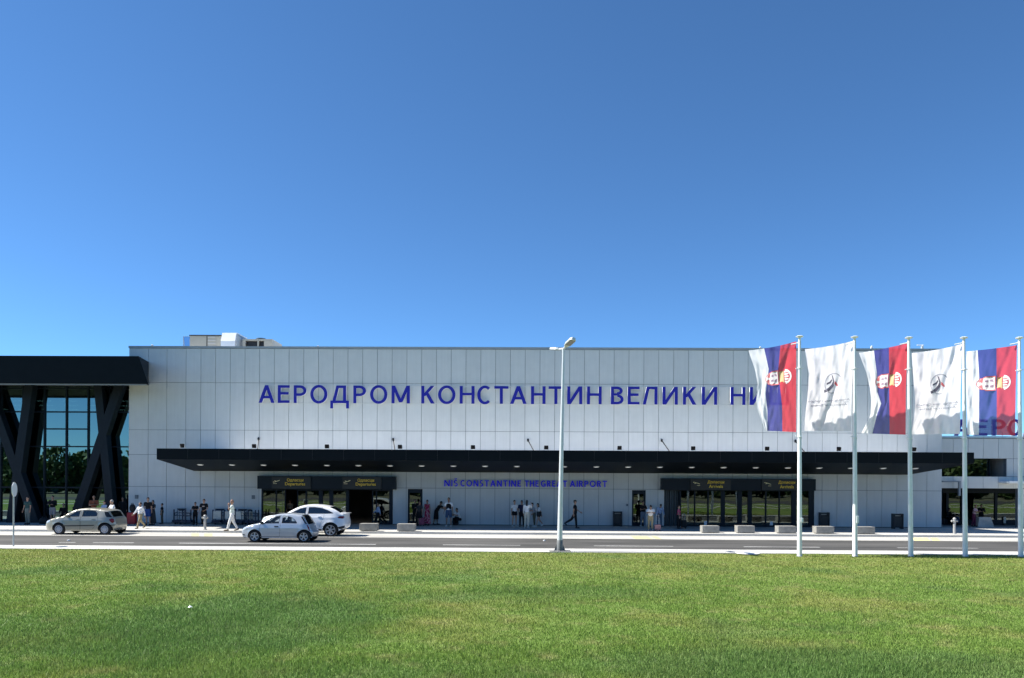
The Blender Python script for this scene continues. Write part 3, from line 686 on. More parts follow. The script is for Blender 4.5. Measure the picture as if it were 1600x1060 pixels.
b = MB()      # two mounting rails that carry the letters
xa, xc = XY(408, -0.05, 616), XY(1232, -0.05, 616)
b.box(xa, xc, -0.055, -0.037, ZY(800, 604.6, 0), ZY(800, 603.8, 0)); b.box(xa, xc, -0.055, -0.037, ZY(800, 632.0, 0), ZY(800, 631.2, 0))
b.build('mounting_rail', m_panel, sign1)

sign2 = thing('facade_lettering', (0, 0, 0), 'small blue Latin letters on the shaded wall under the canopy', 'lettering')
def line_of_letters(parent, words, yT, yB, Y, dep, st, mt):
    for txt, p0, p1 in words:
        ws = [GW[c] for c in txt]; gap = 0.20; tot = sum(ws) + gap*(len(ws)-1); k = (p1-p0)/tot; x = p0
        for ch, w_ in zip(txt, ws):
            q = (x - 694)*0.0045
            letter(parent, ch, XY(x, Y, 755), XY(x + w_*k, Y, 755), ZY(x, yB+q, Y), ZY(x, yT+q, Y), Y, dep, st, mt); x += (w_ + gap)*k
line_of_letters(sign2, [('NIŠ', 694.3, 715.5), ('CONSTANTINE', 719.5, 814), ('THE', 820, 841.5), ('GREAT', 845, 886), ('AIRPORT', 890, 948.3)], 750.4, 760.2, -0.16, 0.10, 0.205,
                mat('bright_blue_letter', (0.030, 0.022, 0.90), 0.5, 0, 0.05, 5))
# direction boards on the entrance headers
def plane_icon(cx, cz, s, down, y):
    body = [(-1.0,-0.22),(-0.75,-0.26),(-0.1,-0.05),(0.55,0.14),(0.95,0.36),(1.0,0.44),(0.85,0.48),(0.45,0.34),(0.02,0.16),(-0.55,0.34),(-0.70,0.30),(-0.35,0.02),(-0.70,-0.10),(-0.85,0.02),(-0.97,-0.02)]
    sx = 1
    if down: body = [(x, z) for x, z in body]; sx = -1
    b = MB(); pts = [(cx + sx*x*s if not down else cx + x*s, cz + (z*s if not down else -z*s*0.9 + 0.05)) for x, z in body]
    b.prism(pts[::-1] if not down else pts, y-0.006, y-0.001)
    b.box(cx-0.95*s, cx+0.1*s if not down else cx-0.95*s+1.05*s, y-0.006, y-0.001, cz-0.62*s, cz-0.50*s) if not down else b.box(cx+0.1*s, cx+1.0*s, y-0.006, y-0.001, cz-0.66*s, cz-0.54*s)
    return b
def board(px0, px1, y0, y1, pict, t1, t2, words, down, label):
    Y = -0.62
    x0, x1 = XY(px0, Y, 755), XY(px1, Y, 755); z0, z1 = ZY((px0+px1)/2, y1, Y), ZY((px0+px1)/2, y0, Y)
    T = thing('direction_sign', ((x0+x1)/2, Y+0.06, z0), label, 'sign', 'black direction signs over the doors')
    off = Vector(T.location)
    def loc(o): o.location = -off; return o
    b = MB(); b.box(x0, x1, Y, Y+0.068, z0, z1); loc(b.build('sign_board', m_signblack, T))
    p = onY(pict[0], pict[1], Y); loc(plane_icon(p.x, p.z, 0.235, down, Y).build('pictogram', mat('pale_yellow_pictogram', (0.75, 0.66, 0.36), 0.5), T))
    for (a, c, ty, by), wd in zip((t1, t2), words):
        xa, xc = XY(a, Y, 755), XY(c, Y, 755); za, zc = ZY((a+c)/2, by, Y), ZY((a+c)/2, ty, Y)
        def fn(me, xa=xa, xc=xc, za=za, zc=zc):
            fit_text(me, xa, xc, Y-0.002, za, zc, 0.008); loc(link_mesh('lettering', me, m_yellow, T))
        text_mesh(wd, fn, 0.012)
g = 'Одласци', 'Departures'
board(424.5, 485.5, 745.3, 763.9, (432, 752.8), (448.4, 474.2, 747.8, 753.6), (445.4, 476.8, 753.9, 760.2), g, False, 'left of the two black Departures signs, above the open door behind the white cars')
board(535, 596, 745.7, 764.2, (542.3, 753.2), (558.6, 584.6, 748.2, 754.0), (555.8, 587.2, 754.4, 760.6), g, False, 'right of the two black Departures signs, above the wide open doorway')
g = 'Доласци', 'Arrivals'
board(1079, 1142, 748.9, 765.8, (1088.5, 755.6), (1105.4, 1131.6, 751.0, 756.4), (1107.8, 1129.6, 757.8, 762.6), g, True, 'left of the two black Arrivals signs, the one nearer the lamp post')
board(1190.5, 1248, 749.3, 766.2, (1199.5, 756.2), (1216.3, 1242.4, 751.6, 757.0), (1218.6, 1240.4, 758.4, 763.2), g, True, 'right of the two black Arrivals signs, beside the leftmost flagpole')

# floodlights standing on the canopy roof, aimed at the wall
proto = None
FL_LBL = ['first from its left end', 'beside a leaning rod below the first blue letter', '', 'under the last letter of the first word', 'under the middle of the second word',
          'just left of the tall street lamp', 'right of the street lamp under the third word', 'under the last letters of the third word', 'just left of the first flag pole', 'between the first and second flag poles', 'just right of the third flag pole']
FL_LBL[2] = 'under the middle of the first word'
for i, px in enumerate((285, 397.2, 511, 625, 739, 853.5, 968, 1083, 1198.5, 1310.5, 1428)):
    Y = -4.2; q = XY(px, Y, 698)
    base = Vector((q, Y, zt - 0.105))
    T = thing('floodlight', base, 'black floodlight on the canopy roof, ' + FL_LBL[i], 'floodlight', 'floodlights along the canopy roof')
    if proto is None:
        b = MB(); Mx = Matrix.Rotation(R(28), 3, 'X')
        b.cbox((0, 0.0, 0.33), (0.26, 0.10, 0.24), Mx, 0.02); hd_ = b.build('lamp_head', mat('matt_black_lamp_case', (0.003, 0.003, 0.004), 0.7, spec=0.1), T)
        b = MB(); b.box(-0.16, -0.135, -0.02, 0.02, 0.0, 0.36); b.box(0.135, 0.16, -0.02, 0.02, 0.0, 0.36); b.box(-0.134, 0.134, -0.02, 0.02, 0.0, 0.02); br = b.build('bracket', m_galv, T)
        b = MB(); b.cbox(Vector((0, 0, 0.33)) + Mx @ Vector((0, 0.054, 0)), (0.22, 0.006, 0.2), Mx); le = b.build('lens', mat('floodlight_lens', (0.35, 0.36, 0.36), 0.2), T)
        proto = (hd_, br, le)
    else:
        for o in proto: c = o.copy(); col.objects.link(c); c.parent = T

# ---- plant on the roof
def roof_p(px, py, Y=3.2): return onY(px, py, Y)
ROOF = Z_TOP - 0.35
m_tan = mat('cream_sheet_metal', (0.42, 0.40, 0.34), 0.5, 0, 0.06, 2)
def roof_unit(px0, px1, pyt, Y, dy, label):
    x0, x1 = XY(px0, Y, 530), XY(px1, Y, 530); zt_ = ZY((px0+px1)/2, pyt, Y)
    T = thing('roof_air_unit', ((x0+x1)/2, Y, ROOF), label, 'air unit')
    return T, (x0-(x0+x1)/2), (x1-(x0+x1)/2), zt_-ROOF, dy
T, x0, x1, h, dy = roof_unit(297, 346, 523.6, 2.6, 2.2, 'long cream air handling unit with panel doors at the left of the roof')
b = MB(); b.box(x0, x1, 0, dy, 0, h-0.08); b.build('casing', m_tan, T)
b = MB(); b.box(x0-0.05, x1+0.05, -0.05, dy+0.05, h-0.078, h); b.build('lid', mat('dark_grey_metal', (0.06, 0.065, 0.07), 0.5, 0, 0.1, 4), T)
q = lerp(x0, x1, 0.54); b = MB(); b.box(q-0.03, q+0.03, -0.012, -0.001, 0, h-0.1); b.build('panel_joint', m_black, T)
b = MB()
for k in range(4): b.box(q+0.06, q+0.62, -0.02, -0.002, h-0.22-k*0.22, h-0.12-k*0.22)
b.build('louvre', mat('pale_louvre', (0.50, 0.49, 0.46), 0.5), T)
T, x0, x1, h, dy = roof_unit(345, 378.5, 518.2, 2.2, 2.4, 'shiny white sheet metal duct hood with a sloping end on the roof')
xm = lerp(x0, x1, 0.66)
b = MB()
pr = [(0.0, 0), (0.0, h*0.62), (0.25, h*0.97), (0.5, h), (dy, h), (dy, 0)]
b.add([(x0, y, z) for y, z in pr] + [(xm, y, z) for y, z in pr], [tuple(range(5, -1, -1)), tuple(range(6, 12))] + [(i, (i+1) % 6, (i+1) % 6+6, i+6) for i in range(6)])
b.build('hood', mat('bright_sheet_metal', (0.80, 0.81, 0.82), 0.35, 0.2, 0.05, 3), T)
b = MB(); b.add([(xm+0.002, 0.3, 0), (xm+0.002, 0.3, h*0.95), (xm+0.002, dy, h*0.95), (xm+0.002, dy, 0), (x1, 0.9, 0), (x1, 0.9, h*0.55), (x1, dy, h*0.55), (x1, dy, 0)], [(0,1,2,3), (7,6,5,4), (0,4,5,1), (1,5,6,2), (2,6,7,3), (3,7,4,0)])
b.build('duct', m_galv, T)
T, x0, x1, h, dy = roof_unit(378.8, 425.5, 530.0, 2.6, 2.2, 'low condenser unit with dark coil openings and a fan on top')
b = MB()
x2 = x1 - 0.5
b.box(x0, x1-0.003, 0.02, dy, h-0.12, h); b.box(x0, x0+0.22, 0, 0.08, 0, h-0.122); b.box(x2-0.1, x1, 0, dy, 0, h-0.122); qm = lerp(x0, x2, 0.68); b.box(qm-0.05, qm+0.05, 0, 0.08, 0, h-0.122); b.box(x0+0.24, x2-0.102, dy-0.06, dy, 0, h-0.122)
b.add([(x1, 0.0, 0), (x1+0.18, 0.0, 0), (x1, 0, h-0.12), (x1, dy, 0), (x1+0.18, dy, 0), (x1, dy, h-0.12)], [(0,1,2), (5,4,3), (1,4,5,2)])
b.build('casing', m_tan, T)
b = MB(); b.box(x0+0.24, qm-0.052, 0.2, 0.3, 0, h-0.124); b.box(qm+0.052, x2-0.102, 0.2, 0.3, 0, h-0.124); b.build('coil', m_black, T)
b = MB(); b.lathe([(0.30, 0), (0.36, 0.02), (0.36, 0.20), (0.30, 0.24), (0.05, 0.26)], (lerp(x0, x1, 0.46), 1.0, h), n=18); b.build('fan', mat('blue_grey_fan', (0.06, 0.10, 0.14), 0.4), T, True)
p0, p1 = roof_p(286, 540, 2.9), roof_p(297, 526, 2.9)
T = thing('roof_screen', (p0.x, 2.9, ROOF), 'pale translucent guard panel at the far left of the roof units', 'panel')
b = MB(); b.box(0.03, p1.x-p0.x-0.03, 0, 0.02, 0.03, p1.z-ROOF-0.03); b.build('panel', glass_mat('pale_screen', (0.62, 0.70, 0.80), 0.10), T)
b = MB(); W_, H_ = p1.x-p0.x, p1.z-ROOF
b.box(0, 0.028, 0, 0.03, 0, H_); b.box(W_-0.028, W_, 0, 0.03, 0, H_); b.box(0.03, W_-0.03, 0, 0.03, H_-0.028, H_); b.tube((0.03, -0.012, H_-0.05), (W_*0.5, -0.012, 0.1), 0.012); b.build('frame', m_galv, T)
# parapet beacons
for i, (px, hh) in enumerate(((238, .1), (497, .07), (886, .13), (1188, .1), (1362, .16), (1441, .22))):
    p = onY(px, 543, 0.1); b = MB(); b.cbox((0, 0, hh*0.4), (0.12, 0.12, hh*0.8)); b.lathe([(0.05, hh*0.8), (0.06, hh*0.85), (0.06, hh*1.1), (0.03, hh*1.3)], n=10)
    if i == 5: b.tube((-0.35, 0, hh*1.2), (0.1, 0, hh*1.2), 0.03)
    o = b.build('roof_clamp', m_white, term); o.location = (p.x, 0.1, Z_TOP - 0.001)

# ------------------------------------------------------------------ glass hall on the left
hall = thing('glass_hall', (0, 0, 0), 'tinted glass entrance hall with black roof overhang and crossed steel struts', 'building')
HL = XY(-330, 0, 700); HR = XL - 0.01
GY = 0.35
zg_t = ZY(100, 603.0, GY)
verts_px = [-270, -236, -202, -168, -134, -100, -66, -32, 2.3, 36.6, 70.2, 104.4, 138.4, 172, 201]
xg = [XY(p, GY, 700) for p in verts_px]; xg[-1] = HR
hz = [SW+0.06, ZY(100, 762, GY), ZY(100, 698, GY), ZY(100, 644, GY), ZY(100, 607.6, GY), zg_t]
b = MB()
for i, x in enumerate(xg): b.box(x-0.045, x+0.045, GY-0.10, GY+0.12, SW+0.004, zg_t)
for k, z in enumerate(hz):
    for i in range(len(xg)-1): b.box(xg[i]+0.047, xg[i+1]-0.047, GY-0.07, GY+0.10, z-0.045, z+0.045)
zx = ZY(100, 670.6, GY)
for i in (10, 11): b.box(xg[i]+0.047, xg[i+1]-0.047, GY-0.07, GY+0.10, zx-0.045, zx+0.045)
cw = b.build('curtain_wall', m_frame, hall)
for i in range(len(xg)-1):
    for k in range(len(hz)-1): pane(cw, xg[i]+0.048, xg[i+1]-0.048, hz[k]+0.047, hz[k+1]-0.047, GY+random.uniform(-.003, .003), g_hall)
b = MB()      # roof overhang with battered end
RF = -3.4
zr_t = ZY(100, 556.3, RF); zr_b = ZY(100, 599.6, RF)
zr_k = ZY(100, 601.8, -0.05)
xrf = XY(216.5, RF, 556); xrq = XY(231.6, RF, 598); xrb = XY(232.4, -0.05, 580); xrl = HL
pts = [(xrl, RF, zr_b), (xrq, RF, zr_b), (xrb, -0.05, zr_k), (xrb, -0.05, ZY(232, 566, -0.05)), (xrf, RF, zr_t), (xrl, RF, zr_t),
       (xrl, -0.05, zr_k), (xrl, -0.05, zr_t)]
b.add(pts, [(0, 1, 4, 5), (1, 2, 3, 4), (0, 6, 2, 1), (5, 4, 3, 7), (6, 7, 3, 2), (0, 5, 7, 6)])
ro = b.build('roof_overhang', m_dark, hall)
b = MB(); b.box(xrl, HR-0.02, -0.048, 20, zr_k+0.02, zr_t-0.02); b.build('roof', mat('dark_roof_sheet', (0.03, 0.03, 0.033), 0.7, 0, 0.1, 1), hall)
b = MB(); b.box(xrl, XY(228, RF, 600), RF+0.05, RF+0.11, zr_b-0.085, zr_b-0.003); b.box(xrl, HR-0.02, -0.02, GY+0.1, zg_t+0.004, zr_k+0.018); b.build('soffit_trim', mat('grey_soffit_trim', (0.22, 0.23, 0.235), 0.5), hall)
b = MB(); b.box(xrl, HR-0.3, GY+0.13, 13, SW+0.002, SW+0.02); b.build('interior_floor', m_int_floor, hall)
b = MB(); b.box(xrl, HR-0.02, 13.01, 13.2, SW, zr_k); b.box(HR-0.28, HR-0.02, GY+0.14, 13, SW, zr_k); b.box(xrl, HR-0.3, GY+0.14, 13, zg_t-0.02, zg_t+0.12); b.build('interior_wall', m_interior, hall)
b = MB()
for k in range(9):
    for j in range(3):
        x = HR - 1.5 - k*1.9; b = MB(); b.box(x-0.5, x+0.5, 2.0+j*3.2, 2.10+j*3.2, zg_t-0.9, zg_t-0.84)
        b.build('pendant_light', mat('pendant_strip_light', (0.8, 0.8, 0.8), 0.5, emit=((0.95, 1, 0.97), 2.2)), hall)
def strut(p0, p1, w_=0.50, y=-0.24):
    a = onY(p0[0], p0[1], y); c = onY(p1[0], p1[1], y); ax = (c-a).normalized(); n_ = Vector((0,1,0)); s_ = ax.cross(n_).normalized()
    b = MB(); h = w_/2; d = 0.27
    v = [q + s_*sx*h + n_*sy*d for q in (a, c) for sx, sy in ((-1,-1),(1,-1),(1,1),(-1,1))]
    b.add(v, [(0,1,2,3),(7,6,5,4),(0,4,5,1),(1,5,6,2),(2,6,7,3),(3,7,4,0)]); return b.build('strut', m_steel, hall)
strut((49, 601.5), (18.5, 827), 0.56); strut((-34, 560), (62, 827), 0.54, -0.235)
strut((155.5, 601.5), (178, 827), 0.52, -0.235); strut((189, 601.5), (113.5, 827), 0.56)
strut((-64, 601.5), (-42, 827), 0.54); strut((-100, 601.5), (-175, 827), 0.54, -0.235)
# blue screen totem inside
p = onY(86.5, 768, 3.0)
T = thing('information_totem', (p.x, 3.0, SW+0.02), 'dark totem with a blue lit screen inside the glass hall', 'totem')
b = MB(); b.cbox((0, 0, 1.2), (0.75, 0.25, 2.4), None, 0.03); b.build('case', m_black, T)
b = MB(); b.box(-0.3, 0.3, -0.14, -0.127, 1.55, 2.25); b.build('screen', mat('blue_screen', (0.02, 0.05, 0.2), 0.3, emit=((0.08, 0.22, 0.75), 0.5)), T)

# ------------------------------------------------------------------ annex on the right
annex = thing('annex_building', (0, 0, 0), 'low grey clad annex with a recessed window band, right of the terminal', 'building')
AY = 0.9
ax0 = XR + 0.02; ax1 = XY(1900, AY, 700)
za_t = ZY(1550, 683.5, AY); zw_t = ZY(1530, 716.8, AY); zw_b = ZY(1530, 744.8, AY); zs_b = ZY(1530, 763.5, AY)
axs = [ax0] + [XY(p, AY, 700) for p in (1489, 1512.5, 1536, 1559.5, 1583, 1606.5, 1630, 1653, 1676, 1700, 1740, 1780, 1820, 1860)] + [ax1]
holes = [(ax0-1, XY(1572.5, AY, 730), zw_b, zw_t), (XY(1601, AY, 730), ax1+1, zw_b, zw_t), (ax0-1, XY(1591, AY, 790), -1, zs_b), (XY(1604, AY, 790), ax1+1, -1, zs_b)]
b = MB(); cladding(b, axs, [SW+0.03, zs_b, zw_b, zw_t, za_t-0.1], holes, AY-0.035, AY); b.build('wall_cladding', m_panel, annex)
b = MB()
for x0, x1, z0, z1 in sub_rects((ax0, ax1, -0.02, za_t-0.08), holes): b.box(x0, x1, AY+0.001, AY+0.3, z0, z1)
b.build('wall_core', m_gap, annex)
b = MB(); b.box(ax0, ax1, AY-0.07, AY+0.35, za_t-0.09, za_t); b.build('parapet_cap', MATS['grey_parapet_flashing'], annex)
b = MB(); b.box(ax0, ax1, AY+0.36, 20, za_t-0.4, za_t-0.2); b.build('roof', m_white_roof, annex)
b = MB(); b.box(ax0, ax1, 3.2, 3.3, zw_b-0.2, zw_t+0.2); b.box(ax0, ax1, AY+0.302, 3.19, zw_b-0.3, zw_b-0.1); b.box(ax0, ax1, AY+0.302, 3.19, zw_t+0.1, zw_t+0.3)
x = XY(1573, AY, 730); b.box(x-0.02, x+0.2, AY+0.302, 3.19, zw_b-0.09, zw_t+0.09)
b.build('recess_lining', mat('grey_recess_wall', (0.24, 0.25, 0.25), 0.7, 0, 0.1, 1.5), annex)
x0, x1 = XY(1478, 2, 730), XY(1546, 2, 730)
b = MB(); b.box(x0-0.3, x1, 1.9, 2.0, zw_b-0.09, zw_b); b.box(x1-0.1, x1, 1.9, 2.0, zw_b+0.002, zw_t+0.08); wf = b.build('window_frame', m_frame, annex)
pane(wf, x0-0.3, x1-0.102, zw_b+0.002, zw_t+0.08, 1.95, g_door)
# ground floor recess with glass
b = MB(); b.box(ax0, ax1, 4.0, 4.1, SW+0.01, SW+0.4); b.box(ax0, ax1, 4.0, 4.1, zs_b-0.35, zs_b+0.3)
for px in (1480, 1503, 1556, 1592, 1640, 1700): q = XY(px, 4, 790); b.box(q-0.09, q+0.09, 3.95, 4.12, SW+0.402, zs_b-0.352)
fr = b.build('shopfront_frame', m_frame, annex)
for a, c in ((1480, 1503), (1503, 1556), (1556, 1592), (1592, 1640), (1640, 1700)):
    pane(fr, XY(a, 4, 790)+0.092, XY(c, 4, 790)-0.092, SW+0.402, zs_b-0.352, 4.03, g_door)
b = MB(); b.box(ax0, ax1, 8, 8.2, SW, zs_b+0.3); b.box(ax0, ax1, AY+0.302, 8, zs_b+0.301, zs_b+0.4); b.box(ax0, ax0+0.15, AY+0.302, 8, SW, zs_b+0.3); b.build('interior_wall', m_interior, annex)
b = MB(); y = AY-0.45; x0, x1 = XY(1472, y, 760), XY(1500.5, y, 760); z1 = ZY(1490, 751.5, y); z0 = ZY(1499, 775, y)
b.box(x0, x1, y-0.06, y+0.06, z1-0.10, z1); b.box(x1-0.13, x1, y-0.06, y+0.06, z0, z1-0.102); b.box(x1-0.12, x1-0.01, y+0.062, AY-0.037, z1-0.09, z1-0.01); b.build('pipe_frame', mat('mid_grey_metal', (0.20, 0.23, 0.26), 0.5, 0, 0.06, 3), annex)
b = MB(); y = AY-0.9; x0, x1 = XY(1577, y, 754), XY(1640, y, 754); z0, z1 = ZY(1590, 755.6, y), ZY(1590, 752.0, y)
b.box(x0, x1, y, AY-0.04, z0, z1); b.box(x0-0.15, x0-0.002, y+0.05, AY-0.04, z0+0.03, z1-0.03); b.build('awning', m_white, annex)
# letters standing on the annex roof, seen past and through the flags
sign3 = thing('roof_lettering', (0, 0, 0), 'blue Cyrillic letters standing on the annex roof behind the rightmost flags', 'lettering')
for ch, a, c in (('А', 1490, 1513), ('Е', 1520.5, 1541), ('Р', 1549, 1569.5), ('О', 1573, 1594.5), ('Д', 1598, 1625)):
    put_letter(sign3, ch, a, c, 655.8, 681.2, AY+0.15, 0.14, 0.19)
b = MB()
for px in (1497, 1508, 1526, 1537, 1555, 1566, 1580, 1590, 1606, 1618): q = onY(px, 682, AY+0.2); b.tube((q.x, AY+0.2, za_t-0.01), (q.x, AY+0.2, za_t+0.3), 0.02, n=6)
b.box(ax0+0.3, XY(1640, AY, 683), AY+0.17, AY+0.23, za_t+0.03, za_t+0.09); b.build('support_rail', m_white, sign3)
# ------------------------------------------------------------------ flag poles and flags
def cloth_mat(name, colr, transl, see=0.03):
    M = bpy.data.materials.new(name); M.use_nodes = True; n = M.node_tree; n.nodes.remove(n.nodes['Principled BSDF']); out = n.nodes['Material Output']; L = n.links.new
    geo = n.nodes.new('ShaderNodeNewGeometry'); no = n.nodes.new('ShaderNodeTexNoise'); no.inputs['Scale'].default_value = 7; no.inputs['Detail'].default_value = 5; L(geo.outputs['Position'], no.inputs['Vector'])
    mr = n.nodes.new('ShaderNodeMapRange'); mr.inputs['To Min'].default_value = 0.93; mr.inputs['To Max'].default_value = 1.05; L(no.outputs['Fac'], mr.inputs['Value'])
    sc = n.nodes.new('ShaderNodeVectorMath'); sc.operation = 'SCALE'; sc.inputs[0].default_value = colr; L(mr.outputs['Result'], sc.inputs['Scale'])
    d = n.nodes.new('ShaderNodeBsdfDiffuse'); t = n.nodes.new('ShaderNodeBsdfTranslucent'); L(sc.outputs['Vector'], d.inputs['Color']); L(sc.outputs['Vector'], t.inputs['Color'])
    mx = n.nodes.new('ShaderNodeMixShader'); mx.inputs['Fac'].default_value = transl; L(d.outputs[0], mx.inputs[1]); L(t.outputs[0], mx.inputs[2])
    tr = n.nodes.new('ShaderNodeBsdfTransparent'); m2 = n.nodes.new('ShaderNodeMixShader'); m2.inputs['Fac'].default_value = see
    L(mx.outputs[0], m2.inputs[1]); L(tr.outputs[0], m2.inputs[2]); L(m2.outputs[0], out.inputs['Surface'])
    MATS[name] = M; return M
c_white = cloth_mat('white_flag_cloth', (0.88, 0.88, 0.88), 0.42, 0.05)
c_blue = cloth_mat('blue_flag_cloth', (0.085, 0.085, 0.33), 0.45, 0.12)
c_red = cloth_mat('red_flag_cloth', (0.72, 0.075, 0.10), 0.45, 0.08)
c_gold = mat('gold_print', (0.58, 0.40, 0.20), 0.6); c_dkred = mat('red_print', (0.55, 0.12, 0.13), 0.6); c_wprint = mat('white_print', (0.70, 0.66, 0.66), 0.6); c_grey = mat('grey_print', (0.30, 0.31, 0.35), 0.6); c_dk = mat('dark_print', (0.05, 0.05, 0.08), 0.6)

POLES = [(1249.3, 870, 1249.3, 524.5), (1336.0, 870, 1335.2, 525.3), (1423.2, 870, 1420, 526.4), (1508.2, 870.2, 1506, 526.4), (1595.0, 870.4, 1592.8, 526.6)]
POLE_LBL = ['white flagpole flying the leftmost red, blue and white flag', 'white flagpole flying the white emblem flag that hangs clear of the others', 'white flagpole flying the middle red, blue and white flag',
            'white flagpole flying the white emblem flag whose lower half is shaded', 'white flagpole at the right edge of the photo flying the rightmost tricolour']
pole_y = []
for i, (bx, by, tx, ty) in enumerate(POLES):
    p = onZ(bx, by, LAWN_Z); t = onY(tx, ty, p.y); H = t.z - p.z; pole_y.append(p.y)
    T = thing('flagpole', p, POLE_LBL[i], 'flagpole', 'flagpoles on the lawn')
    dx = t.x - p.x
    b = MB(); b.tube((0, 0, 0.0), (dx*0.5, 0, H*0.5), 0.098, 0.078, 16); b.tube((dx*0.5, 0, H*0.5 + 0.002), (dx, 0, H-0.1), 0.077, 0.052, 16); b.build('pole', m_white, T, True)
    b = MB(); b.lathe([(0.04, 0), (0.06, 0.02), (0.13, 0.04), (0.15, 0.075), (0.10, 0.10), (0.02, 0.11)], (dx, 0, H-0.11), n=16); b.build('finial', m_white, T, True)
    b = MB(); zb = onY(tx, 575.5 + i*0.8, p.y).z - p.z; b.lathe([(0.07, -0.03), (0.085, -0.02), (0.085, 0.02), (0.07, 0.03)], (dx*0.9, 0, zb), n=14, closed=False); b.tube((dx*0.9-0.16, 0, zb-0.02), (dx*0.9+0.16, 0, zb+0.02), 0.018)
    b.build('halyard_ring', m_white, T, True); b = MB()
    zc = onY(tx, 683 + i*0.8, p.y).z - p.z; b.lathe([(0.08, -0.03), (0.095, -0.02), (0.095, 0.02), (0.08, 0.03)], (dx*0.55, 0, zc), n=14); b.tube((dx*0.55-0.17, 0, zc+0.05), (dx*0.55+0.1, 0, zc-0.02), 0.018)
    b.build('halyard_ring', m_white, T, True)
    b = MB(); zf = onY(tx, 536.5, p.y).z - p.z; b.tube((dx, 0, zf+0.02), (dx-0.30, 0.12, zf-0.03), 0.022); b.build('flag_arm', m_white, T, True)
    b = MB(); b.lathe([(0.12, 0), (0.12, 0.03), (0.105, 0.05)], (0, 0, 0.0), n=16); b.build('foot', m_galv, T, True)
    if i < 2:
        zz = onY(bx, 813 if i == 0 else 812, p.y).z - p.z
        b = MB(); b.cbox((0.06, -0.085, zz), (0.10, 0.05, 0.30 if i else 0.18), None, 0.015); b.build('cleat', m_white, T)

def interp(tab, y):
    ys = [q[0] for q in tab]; xs_ = [q[1] for q in tab]; return float(np.interp(y, ys, xs_))
# each flag: rows of (photo y at the hoist, fly x, white/blue x, blue/red x, hoist x), y of the fly relative to the hoist
FLAGS = [
 dict(kind='tri', top=(533.5, 548.0), bot=(675.5, 672.5), fly=[(0,1169.5),(.25,1180),(.42,1184),(.52,1183),(.62,1181.5),(.72,1183),(.82,1187),(1,1195.5)],
      wb=[(0,1194),(.25,1201),(.40,1199),(.55,1196),(.75,1199),(1,1199)], br=[(0,1219.5),(.3,1216),(.5,1219),(.7,1222),(1,1222.5)], ho=[(0,1244),(1,1244)], ph=0.4, em=(.30,.43)),
 dict(kind='white', top=(532.5, 546.0), bot=(674.5, 673.5), fly=[(0,1257.5),(.3,1264),(.6,1261.5),(.85,1257.5),(1,1257)], ho=[(0,1334),(.5,1331.5),(1,1329.5)], ph=1.9),
 dict(kind='tri', top=(536.5, 551.5), bot=(679.5, 677.0), fly=[(0,1342),(.25,1354),(.45,1359.5),(.60,1361.5),(.78,1360),(1,1346)],
      wb=[(0,1365.5),(.3,1370.5),(.5,1371),(.64,1377),(.75,1371),(1,1363)], br=[(0,1389),(.5,1389.5),(1,1390)], ho=[(0,1418),(.5,1415.5),(1,1415)], ph=3.1, em=(.31,.47)),
 dict(kind='white', top=(537.5, 552.0), bot=(678.5, 679.0), fly=[(0,1424.5),(.3,1427),(.6,1430),(.8,1428.5),(1,1424)], ho=[(0,1503.5),(.5,1501),(1,1500)], ph=4.4),
 dict(kind='tri', top=(539.5, 549.5), bot=(680.5, 679.5), fly=[(0,1509.5),(.4,1509.5),(1,1511.5)],
      wb=[(0,1527.5),(.3,1530),(.6,1530),(1,1529.5)], br=[(0,1557),(.5,1557.5),(1,1557.5)], ho=[(0,1589),(.5,1587),(1,1586)], ph=5.2, em=(.33,.48)),
]
FLAG_LBL = ['leftmost tricolour flag, hanging over the end of the large blue lettering', 'left of the two white emblem flags, hanging brightly lit against the grey wall', 'middle tricolour flag with its white stripe folded over and dark red shaded foot',
            'right of the two white emblem flags, its lower part in grey shade', 'rightmost tricolour flag with blue roof letters showing through its foot']
TH = math.tan(R(36))
class FlagMap:
    def __init__(s, F, py): s.F = F; s.py = py; s.tri = F['kind'] == 'tri'
    def __call__(s, u, v, off=0.0):
        # u: 0 hoist .. 1 fly, v: 0 top .. 1 bottom
        F = s.F; ho, fl = interp(F['ho'], v), interp(F['fly'], v)
        if s.tri:
            br, wb = interp(F['br'], v), interp(F['wb'], v)
            x = float(np.interp(u, [0, 1/3, 2/3, 1], [ho, br, wb, fl]))
        else: x = ho + (fl-ho)*u
        yt = F['top'][0] + (F['top'][1]-F['top'][0])*u**0.9; yb = F['bot'][0] + (F['bot'][1]-F['bot'][0])*u
        yt += 2.2*math.sin(math.pi*u)*0.6
        y = yt + (yb-yt)*v
        xw = (1250 + 0) # reference only
        dist_u = (ho - x)/38.9
        ph = F['ph']
        fold = 0.034*math.sin(2*math.pi*(1.2*u + 0.55*v) + ph)*(0.35 + 0.65*v) + 0.022*math.sin(2*math.pi*(2.9*u - 0.8*v) + 1.7*ph)*u**0.5 + 0.016*math.sin(2*math.pi*(4.6*u + 1.3*v*v) + 2.3*ph) + 0.010*math.sin(2*math.pi*(2.0*v + 3.0*u*v) + ph) + 0.006*math.sin(2*math.pi*(9*u - 4*v) + 3*ph)*math.sin(2*math.pi*(1.5*v + u)) + 0.005*math.sin(2*math.pi*(6*u + 7*v) + ph)*math.sin(2*math.pi*(2*u - v + ph))
        diag = (u - 0.9*v); fold += 0.05*math.exp(-((diag)/0.09)**2)*math.sin(ph*3) + 0.045*math.exp(-((u - 0.55*v - 0.1)/0.05)**2)
        Y = s.py + 0.06 + max(0, dist_u)*TH + fold*min(1, 4*u + 0.15) - off
        return onY(x, y, Y)
